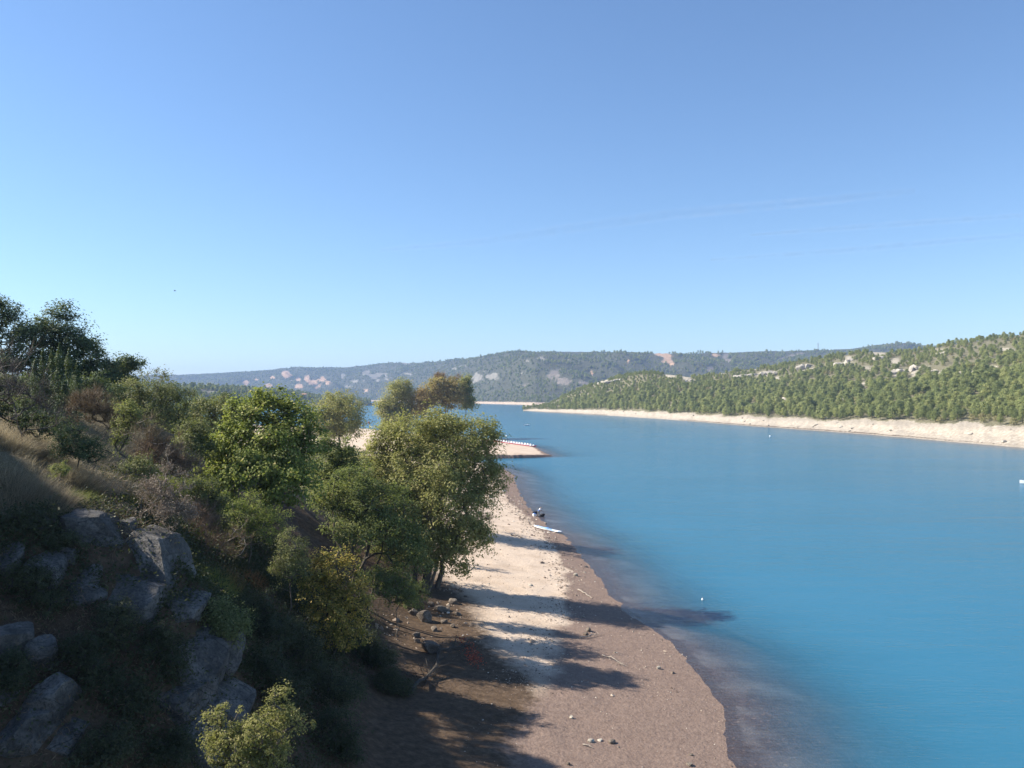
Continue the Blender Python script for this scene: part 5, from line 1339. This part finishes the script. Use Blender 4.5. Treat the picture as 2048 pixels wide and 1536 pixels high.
for i in range(N_PB):
    f = i / (N_PB - 1.0)
    x = -7.5 + (10.0 + 7.5) * f; y = 368.0 - 36.5 * f
    sx = float(shore_x(y)); 
    if i == 0: o = pb0
    else:
        o = pb0.copy(); COL.objects.link(o)
        for ch in pb0.children:
            c = ch.copy(); COL.objects.link(c); c.parent = o
    o.location = (x - 2.0, y - 0.5, max(0.05, float(ground_z(x - 2.0, y - 0.5))) )
    o.rotation_euler = (0, 0, math.radians(-62 + 5 * math.sin(i * 2.3)))
    lab = ('red and white pedal boat at the end of the row nearest the spit tip' if i == N_PB - 1 else
           'red and white pedal boat at the end of the row next to the willow' if i == 0 else 'red and white pedal boat within the long row drawn up on the sand spit')
    tag(o, lab, 'pedal boat', 'pedal boats along the sand spit')

# ------------------------------------------------------------------ fisherman at the waterline and his things
def capsules(chains, res=0.028):
    """closed tapering limbs merged by a remesh into one continuous skin"""
    g = Geo()
    for pts, rad in chains:
        pts = np.asarray(pts, float); rad = np.asarray(rad, float)
        ks = np.linspace(0, len(pts) - 1, (len(pts) - 1) * 4 + 1)
        pp = np.stack([np.interp(ks, np.arange(len(pts)), pts[:, i]) for i in range(3)], 1); rr = np.interp(ks, np.arange(len(pts)), rad)
        g.tube(pp, rr, 10)
        for p, r in zip(pts, rad):
            bm = bmesh.new(); bmesh.ops.create_icosphere(bm, subdivisions=2, radius=float(r))
            V = np.array([v.co[:] for v in bm.verts]) + p; Fc = np.array([[v.index for v in f.verts] for f in bm.faces]); bm.free()
            g.add(V, Fc)
    return g
def skin_obj(name, chains, mat, parent, res):
    g = capsules(chains)
    o = g.build(name, mat, parent)
    md = o.modifiers.new('one_skin', 'REMESH'); md.mode = 'VOXEL'; md.voxel_size = res; md.use_smooth_shade = True
    return o
ph = hit(1077, 1034)
man = empty('person', ph)
man.rotation_euler = (0, 0, math.radians(-20))
tag(man, 'person in white and blue shirt and grey trousers bending over a long pole', 'person')
# x: towards the water, z up; leaning forward from the hips
hip = (0.0, 0, 0.88)
LEGS = [([(0.02, s_ * 0.09, 0.88), (0.07 if s_ > 0 else -0.05, s_ * 0.12, 0.48), (0.0 if s_ > 0 else -0.22, s_ * 0.13, 0.09)], [0.095, 0.062, 0.042]) for s_ in (-1, 1)]
FEET = [([(0.0 if s_ > 0 else -0.22, s_ * 0.13, 0.06), ((0.0 if s_ > 0 else -0.22) + 0.17, s_ * 0.14, 0.035)], [0.045, 0.035]) for s_ in (-1, 1)]
TORSO = [([hip, (0.13, 0, 1.08), (0.30, 0, 1.30)], [0.135, 0.13, 0.15]), ([(0.30, -0.16, 1.34), (0.30, 0.16, 1.34)], [0.075, 0.075])]
ARMS = []
HANDS = []
for s_ in (-1, 1):
    sh = (0.31, s_ * 0.19, 1.34); el = (0.42, s_ * 0.21, 1.08); wr = (0.62 + 0.08 * (s_ > 0), s_ * 0.07, 0.98 + 0.03 * (s_ < 0))
    ARMS.append(([sh, el, wr], [0.06, 0.043, 0.03]))
    pa = (wr[0] + 0.07, wr[1] * 0.8, wr[2] - 0.01)
    HANDS.append(([wr, pa], [0.028, 0.034]))
    for k in range(4):           # four curled fingers and a thumb round the pole
        y0 = pa[1] + (k - 1.5) * 0.02
        HANDS.append(([(pa[0] + 0.02, y0, pa[2] + 0.01), (pa[0] + 0.06, y0, pa[2] - 0.01 - 0.004 * k), (pa[0] + 0.045, y0, pa[2] - 0.05), (pa[0] + 0.02, y0, pa[2] - 0.055)], [0.011, 0.010, 0.009, 0.008]))
    HANDS.append(([(pa[0] - 0.02, pa[1] + s_ * 0.02, pa[2]), (pa[0] + 0.01, pa[1] - s_ * 0.045, pa[2] - 0.015), (pa[0] + 0.04, pa[1] - s_ * 0.05, pa[2] - 0.03)], [0.014, 0.012, 0.010]))
HEAD = [([(0.35, 0, 1.40), (0.41, 0, 1.50)], [0.058, 0.055]), ([(0.43, 0, 1.54), (0.455, 0, 1.61)], [0.085, 0.095]), ([(0.53, 0, 1.555), (0.55, 0, 1.54)], [0.02, 0.014]), ([(0.44, -0.095, 1.57), (0.44, 0.095, 1.57)], [0.02, 0.02])]
skin_obj('body', LEGS + FEET + TORSO + ARMS + HANDS + HEAD, M['skin'], man, 0.016)
fat = lambda ch, k: [(p, [r + k for r in rr]) for p, rr in ch]
skin_obj('trousers', fat(LEGS, 0.022) + [([(0, -0.07, 0.88), (0, 0.07, 0.88)], [0.135, 0.135])], M['greycloth'], man, 0.02)
skin_obj('shirt', fat([([(0.19, 0, 1.16), (0.30, 0, 1.30)], [0.135, 0.15]), TORSO[1]], 0.022) + fat([([a[0][0], tuple(np.array(a[0][0]) * .4 + np.array(a[0][1]) * .6)], [0.06, 0.048]) for a in ARMS], 0.02), M['white'], man, 0.02)
skin_obj('shirt_hem', fat([([(0.0, 0, 0.90), (0.06, 0, 0.98), (0.16, 0, 1.13)], [0.135, 0.132, 0.132])], 0.024), M['blue'], man, 0.02)
skin_obj('hair', [([(0.405, 0, 1.58), (0.435, 0, 1.655)], [0.085, 0.088])], M['bark'], man, 0.016)
g = Geo()
for s_ in (-1, 1):
    g.box((0.545, s_ * 0.034, 1.60), (0.012, 0.02, 0.012))
g.box((0.545, 0, 1.525), (0.01, 0.045, 0.01))
g.build('face', M['darkbark'], man)
# the pole, held in both hands, running down to the water
ax = Vector((0.72, 0.0, 0.97))
ca, sa = math.cos(math.radians(-20)), math.sin(math.radians(-20))
p0 = ph + np.array((0.62 * ca, 0.62 * sa, 1.02)); p1 = P(1106, 1037, float(ph[1]) - 1.6)
p1 = np.array((p1[0], p1[1], 0.03))
g = Geo(); g.tube(np.stack([p0 - (p1 - p0) * 0.10, p0, p0 * .5 + p1 * .5, p1]), [0.024, 0.022, 0.018, 0.012], 6)
tag(g.build('fishing_rod', M['black']), 'long dark pole reaching from the hands of the bending person into the water', 'fishing rod')
def bag(label, u, v, size, mat, strap, rot, lid=None, name='bag'):
    h = hit(u, v); t = empty(name, h); t.rotation_euler = (0, 0, rot); tag(t, label, 'bag')
    g = Geo(); V, Fc = boulder_geo((0, 0, size[2] * 0.9), size, 41 + int(u), 0, 0.04, 4, 3); g.add(V, Fc); g.build('bag_body', M[mat], t, smooth=False).location = (0, 0, 0)
    g = Geo(); ks = np.linspace(0, math.pi, 8)
    g.tube(np.stack([np.cos(ks) * size[0] * .5, ks * 0, size[2] * 1.7 + np.sin(ks) * size[2] * .6], 1), 0.025, 5); g.build('handle', M[strap], t)
    if lid:
        g = Geo(); g.box((0, 0, size[2] * 1.85), (size[0] * 1.5, size[1] * 1.5, 0.06)); g.build('flap', M[lid], t)
    return t
bag('black holdall on the stones behind the bending person', 1071, 1029, (0.55, 0.35, 0.28), 'black', 'black', 0.2)
bag('white cool bag with a blue flap beside the black holdall', 1069, 1033, (0.30, 0.25, 0.24), 'white', 'blue', 0.5, 'blue')
bag('dark bag-shaped lump in the shallow water beside the pole', 1085, 1034, (0.42, 0.35, 0.28), 'black', 'black', -0.5)
# long blue and white inflatable board lying on the stones
a = hit(1068, 1054); b = hit(1123, 1067)
t = empty('paddle_board', (a + b) / 2); L_ = float(np.linalg.norm((b - a)[:2]))
t.rotation_euler = (0, 0, math.atan2(b[1] - a[1], b[0] - a[0]))
tag(t, 'long blue and white inflatable board lying on the stones at the waterline', 'inflatable board')
def board(w, l, h, z0, z1, y0=0.0):
    n = 22; g = Geo(); ks = np.linspace(-1, 1, n)
    ww = w * np.clip(1 - np.abs(ks) ** 4.5, 0.02, 1) ** 0.6
    x = ks * l / 2; zz = z0 + (z1 - z0) * (ks + 1) / 2 + 0.10 * np.abs(ks) ** 4
    ring = [(-1, 0.35), (-0.92, 0.85), (-0.6, 1.0), (0.6, 1.0), (0.92, 0.85), (1, 0.35), (0.85, 0.0), (-0.85, 0.0)]
    V = np.array([[(x[i], y0 + r[0] * ww[i], zz[i] + r[1] * h) for r in ring] for i in range(n)]).reshape(-1, 3)
    k = np.arange(8); Fc = np.concatenate([np.stack([k + i * 8, (k + 1) % 8 + i * 8, (k + 1) % 8 + (i + 1) * 8, k + (i + 1) * 8], 1) for i in range(n - 1)])
    g.add(V, Fc); g.add(V[:8], [[0, 1, 2, 3], [0, 3, 4, 5], [0, 5, 6, 7]]); g.add(V[-8:], [[3, 2, 1, 0], [5, 4, 3, 0], [7, 6, 5, 0]])
    return g
za, zb2 = float(a[2] - t.location[2]) + 0.08, float(b[2] - t.location[2]) + 0.08
board(0.46, L_, 0.16, za, zb2).build('hull', M['white'], t, smooth=True)
g = Geo(); zmid = (za + zb2) / 2
for (x0, x1) in ((-0.42, -0.36), (-0.30, 0.02), (0.08, 0.13), (0.42, 0.47)):
    xm = (x0 + x1) / 2 * L_; g.box((xm, -0.05, za + (zb2 - za) * ((x0 + x1) / 2 + .5) + 0.185), ((x1 - x0) * L_, 0.62, 0.05))
g.build('deck_pad', M['lightblue'], t)
g = Geo(); g.tube([[-L_ * .28, -0.40, za + .22], [0, -0.44, zmid + .22], [L_ * .3, -0.40, zb2 + .2]], 0.07, 6); g.build('rail', M['lightblue'], t)

# ------------------------------------------------------------------ boats, buoys
def small_boat(label, x, y, rot, l=4.2, name='motor_boat'):
    t = empty(name, (x, y, 0.0)); t.rotation_euler = (0, 0, rot); tag(t, label, 'boat')
    n = 12; ks = np.linspace(0, 1, n); g = Geo()
    w = 0.85 * np.clip(1 - ks ** 3.2, 0.03, 1) * (0.9 + 0.1 * np.sin(ks * 3)); xx = (ks - 0.45) * l
    sheer = 0.55 + 0.28 * ks ** 2
    V = []
    for i in range(n):
        V += [(xx[i], -w[i], sheer[i]), (xx[i], -w[i] * 0.75, 0.05), (xx[i], 0, -0.15 + 0.2 * ks[i] ** 3), (xx[i], w[i] * 0.75, 0.05), (xx[i], w[i], sheer[i]), (xx[i], w[i] * .8, sheer[i] - 0.03), (xx[i], w[i] * .65, 0.22), (xx[i], -w[i] * .65, 0.22), (xx[i], -w[i] * .8, sheer[i] - 0.03)]
    V = np.array(V); m_ = 9; k = np.arange(m_)
    g.add(V, np.concatenate([np.stack([k + i * m_, (k + 1) % m_ + i * m_, (k + 1) % m_ + (i + 1) * m_, k + (i + 1) * m_], 1) for i in range(n - 1)]))
    g.add(V[:9], [[0, 1, 2, 7], [2, 3, 6, 7], [3, 4, 5, 6], [0, 7, 8, 8][:4]][:3]); g.build('hull', M['white'], t)
    g = Geo(); g.box((-0.1, 0, 0.42), (0.4, 1.15, 0.1)); g.box((-1.15 * l / 4.2, 0, 0.42), (0.4, 1.2, 0.1)); g.box((0.65, 0, 0.7), (0.4, 0.6, 0.5), taper=0.7); g.build('seat', M['white'], t)
    g = Geo(); g.box((-0.45 * l - 0.1, 0, 0.62), (0.28, 0.34, 0.5), taper=0.8); g.box((-0.45 * l - 0.12, 0, 0.1), (0.14, 0.1, 0.7)); g.build('outboard_motor', M['black'], t)
    return t
small_boat('white boat mostly cut off by the right edge of the photo', 120.0, 190.5, math.radians(168), 4.6)
small_boat('small white boat alone in the middle of the far water beyond the spit', *[(1053 - 1024) / F * 579, 579.0], math.radians(8), 4.0)
def buoy(label, u, v, r, mat, group='buoys on the lake'):
    d = CAM_H * F / (v - HZ); x = (u - 1024) / F * d
    t = empty('buoy', (x, d, 0)); tag(t, label, 'buoy', group)
    g = Geo(); ks = np.linspace(-0.5, math.pi / 2, 7)
    g.tube(np.stack([ks * 0, ks * 0, r * 0.5 + np.sin(ks) * r * 1.1], 1), np.maximum(np.cos(ks) * r, 0.02), 10); g.build('float', M[mat], t, smooth=True)
    g = Geo(); g.tube([[0, 0, r * 1.5], [0, 0, r * 2.3]], 0.06 * max(1, r * 2), 6); g.build('mooring_ring', M['steel'], t)
buoy('white buoy in front of the near shallows, all alone', 1405, 1200, 0.11, 'white')
buoy('white buoy just off the row of pedal boats', 1013, 873, 0.42, 'white')
buoy('white buoy near the opposite pine shore', 1540, 873, 0.40, 'white')
buoy('pinkish red buoy in the water gap between the two willows', 738, 846, 0.75, 'red')
buoy('small white buoy below the red one in the water gap', 741, 854, 0.42, 'white')
buoy('small white buoy just right of the willow top', 969, 851, 0.45, 'white')

# ------------------------------------------------------------------ house on the headland, pylon on the ridge
j = int(np.argmin(np.abs(us_p - 609))); i = int(np.argmin(np.abs(PV[6:14, j] - 795))) + 6
hx_, hy_, hz2 = PX[i, j], PY[i, j] - 8, PZ[i, j]
t = empty('house', (hx_, hy_, hz2)); tag(t, 'small cream house with tiled roof among trees on the left headland', 'house')
g = Geo(); g.box((0, 0, 3.2), (12, 8, 7.4)); g.build('wall', M['plaster'], t)
g = Geo(); V = np.array([[-6.6, -4.7, 6.9], [6.6, -4.7, 6.9], [6.6, 4.7, 6.9], [-6.6, 4.7, 6.9], [-6.6, 0, 9.2], [6.6, 0, 9.2]]); g.add(V, [[0, 1, 5, 4], [2, 3, 4, 5], [0, 3, 2, 1]]); g.add(V, [[0, 4, 3], [1, 2, 5]]); g.build('roof', M['tile'], t)
g = Geo()
for x_ in (-3.5, 0, 3.5): 
    gg = Geo(); gg.box((x_, -4.03, 4.6), (1.1, 0.12, 1.5)); gg.build('window', M['glassdark'], t)
j = int(np.argmin(np.abs(us_f - 1637))); i = int(np.argmin(FV[:, j])); px_, py_, pz_ = FX[i, j], FY[i, j], FZ[i, j]
t = empty('pylon', (px_, py_, pz_)); tag(t, 'thin lattice pylon on the skyline of the far ridge', 'pylon')
g = Geo()
for sx in (-1, 1):
    for sy in (-1, 1): g.tube([[sx * 3, sy * 3, 0], [sx * 0.8, sy * 0.8, 18], [sx * .3, sy * .3, 27]], 0.25, 4)
for k in range(7):
    z0, z1 = k * 3.4, (k + 1) * 3.4; w0, w1 = 3 - 2.2 * z0 / 24, 3 - 2.2 * z1 / 24
    g.tube([[-w0, -w0, z0], [w1, -w1, z1]], 0.14, 4); g.tube([[w0, -w0, z0], [-w1, -w1, z1]], 0.14, 4)
g.build('lattice', M['steel'], t)
g = Geo(); g.tube([[-6, 0, 20], [6, 0, 20]], 0.25, 4); g.tube([[-4, 0, 24], [4, 0, 24]], 0.25, 4); g.build('crossarm', M['steel'], t)

# a bird high over the slope
t = empty('bird', P(350, 582, 150)); tag(t, 'tiny dark bird flying over the slope', 'bird')
g = Geo(); g.tube([[-0.16, 0, 0], [0, 0, 0.02], [0.16, 0, 0.03]], [0.02, 0.05, 0.02], 6)
for s_ in (-1, 1): g.add([[-.1, 0, .03], [.12, 0, .03], [.05, s_ * .2, .16], [-.1, s_ * .34, .08], [-.12, s_ * .2, .14]], [[0, 1, 2, 4], [4, 2, 3, 3]][:1]); g.add([[.05, s_ * .2, .16], [-.1, s_ * .34, .08], [-.12, s_ * .2, .14]], [[0, 1, 2]])
g.build('body', M['black'], t)

# ------------------------------------------------------------------ faint contrails, high and far outside the haze
m = Mat('thin_ice_cloud')
nz = m.n('ShaderNodeTexNoise', Scale=0.0011, Detail=5.0, Roughness=0.6, Vector=m.pos()).outputs[0]
fac = m.ramp(nz, [(0.30, (0, 0, 0)), (0.75, (0.10, 0.10, 0.10))])
face = m.n('ShaderNodeLayerWeight', Blend=0.5).outputs['Facing']
fac = m.math('MULTIPLY', fac, m.math('POWER', m.math('SUBTRACT', 1.0, face), 1.5))
dif = m.n('ShaderNodeBsdfTranslucent', Color=(0.95, 0.95, 0.95, 1)); tra = m.n('ShaderNodeBsdfTransparent')
M['cloud'] = m.surf(m.n('ShaderNodeMixShader', _0=fac, _1=tra.outputs[0], _2=dif.outputs[0]).outputs[0])
def sky_pt(u, v, alt=9000.0):
    d = (alt - CAM_H) * F / (HZ - v); return np.array(((u - 1024) / F * d, d, alt))
for lab, pts, w in (('long faint contrail rising to the right across the middle of the sky', [(760, 500), (950, 485), (1130, 458), (1350, 428), (1640, 402), (1830, 382)], 300),
                    ('fainter contrail low over the right hill reaching the photo edge', [(1420, 520), (1700, 500), (1900, 482), (2150, 462)], 220),
                    ('third thin contrail between the other two at the right edge', [(1500, 470), (1800, 448), (2150, 424)], 180)):
    p = np.array([sky_pt(*q) for q in pts]); ks = np.linspace(0, len(p) - 1, 26)
    p = np.stack([np.interp(ks, np.arange(len(p)), p[:, i]) for i in range(3)], 1)
    g = Geo(); g.tube(p, w * (0.35 + 0.65 * np.sin(np.linspace(0.15, 2.9, 26))), 8, caps=False)
    o = g.build('contrail', M['cloud'], smooth=True); tag(o, lab, 'contrail', 'contrails')

# ------------------------------------------------------------------ air between here and the far ridge
hz = Mat('haze_air')
pv_ = hz.n('ShaderNodeVolumePrincipled', Color=(0.42, 0.62, 1.0, 1), Density=0.000115)
hz.t.links.new(pv_.outputs[0], hz.out.inputs['Volume'])
g = Geo(); g.box((0, 3500, 140), (17600, 8800, 312))
hazeo = g.build('haze', hz.m)
tag(hazeo, 'thin pale haze hanging over the whole lake valley', 'haze', kind='stuff')
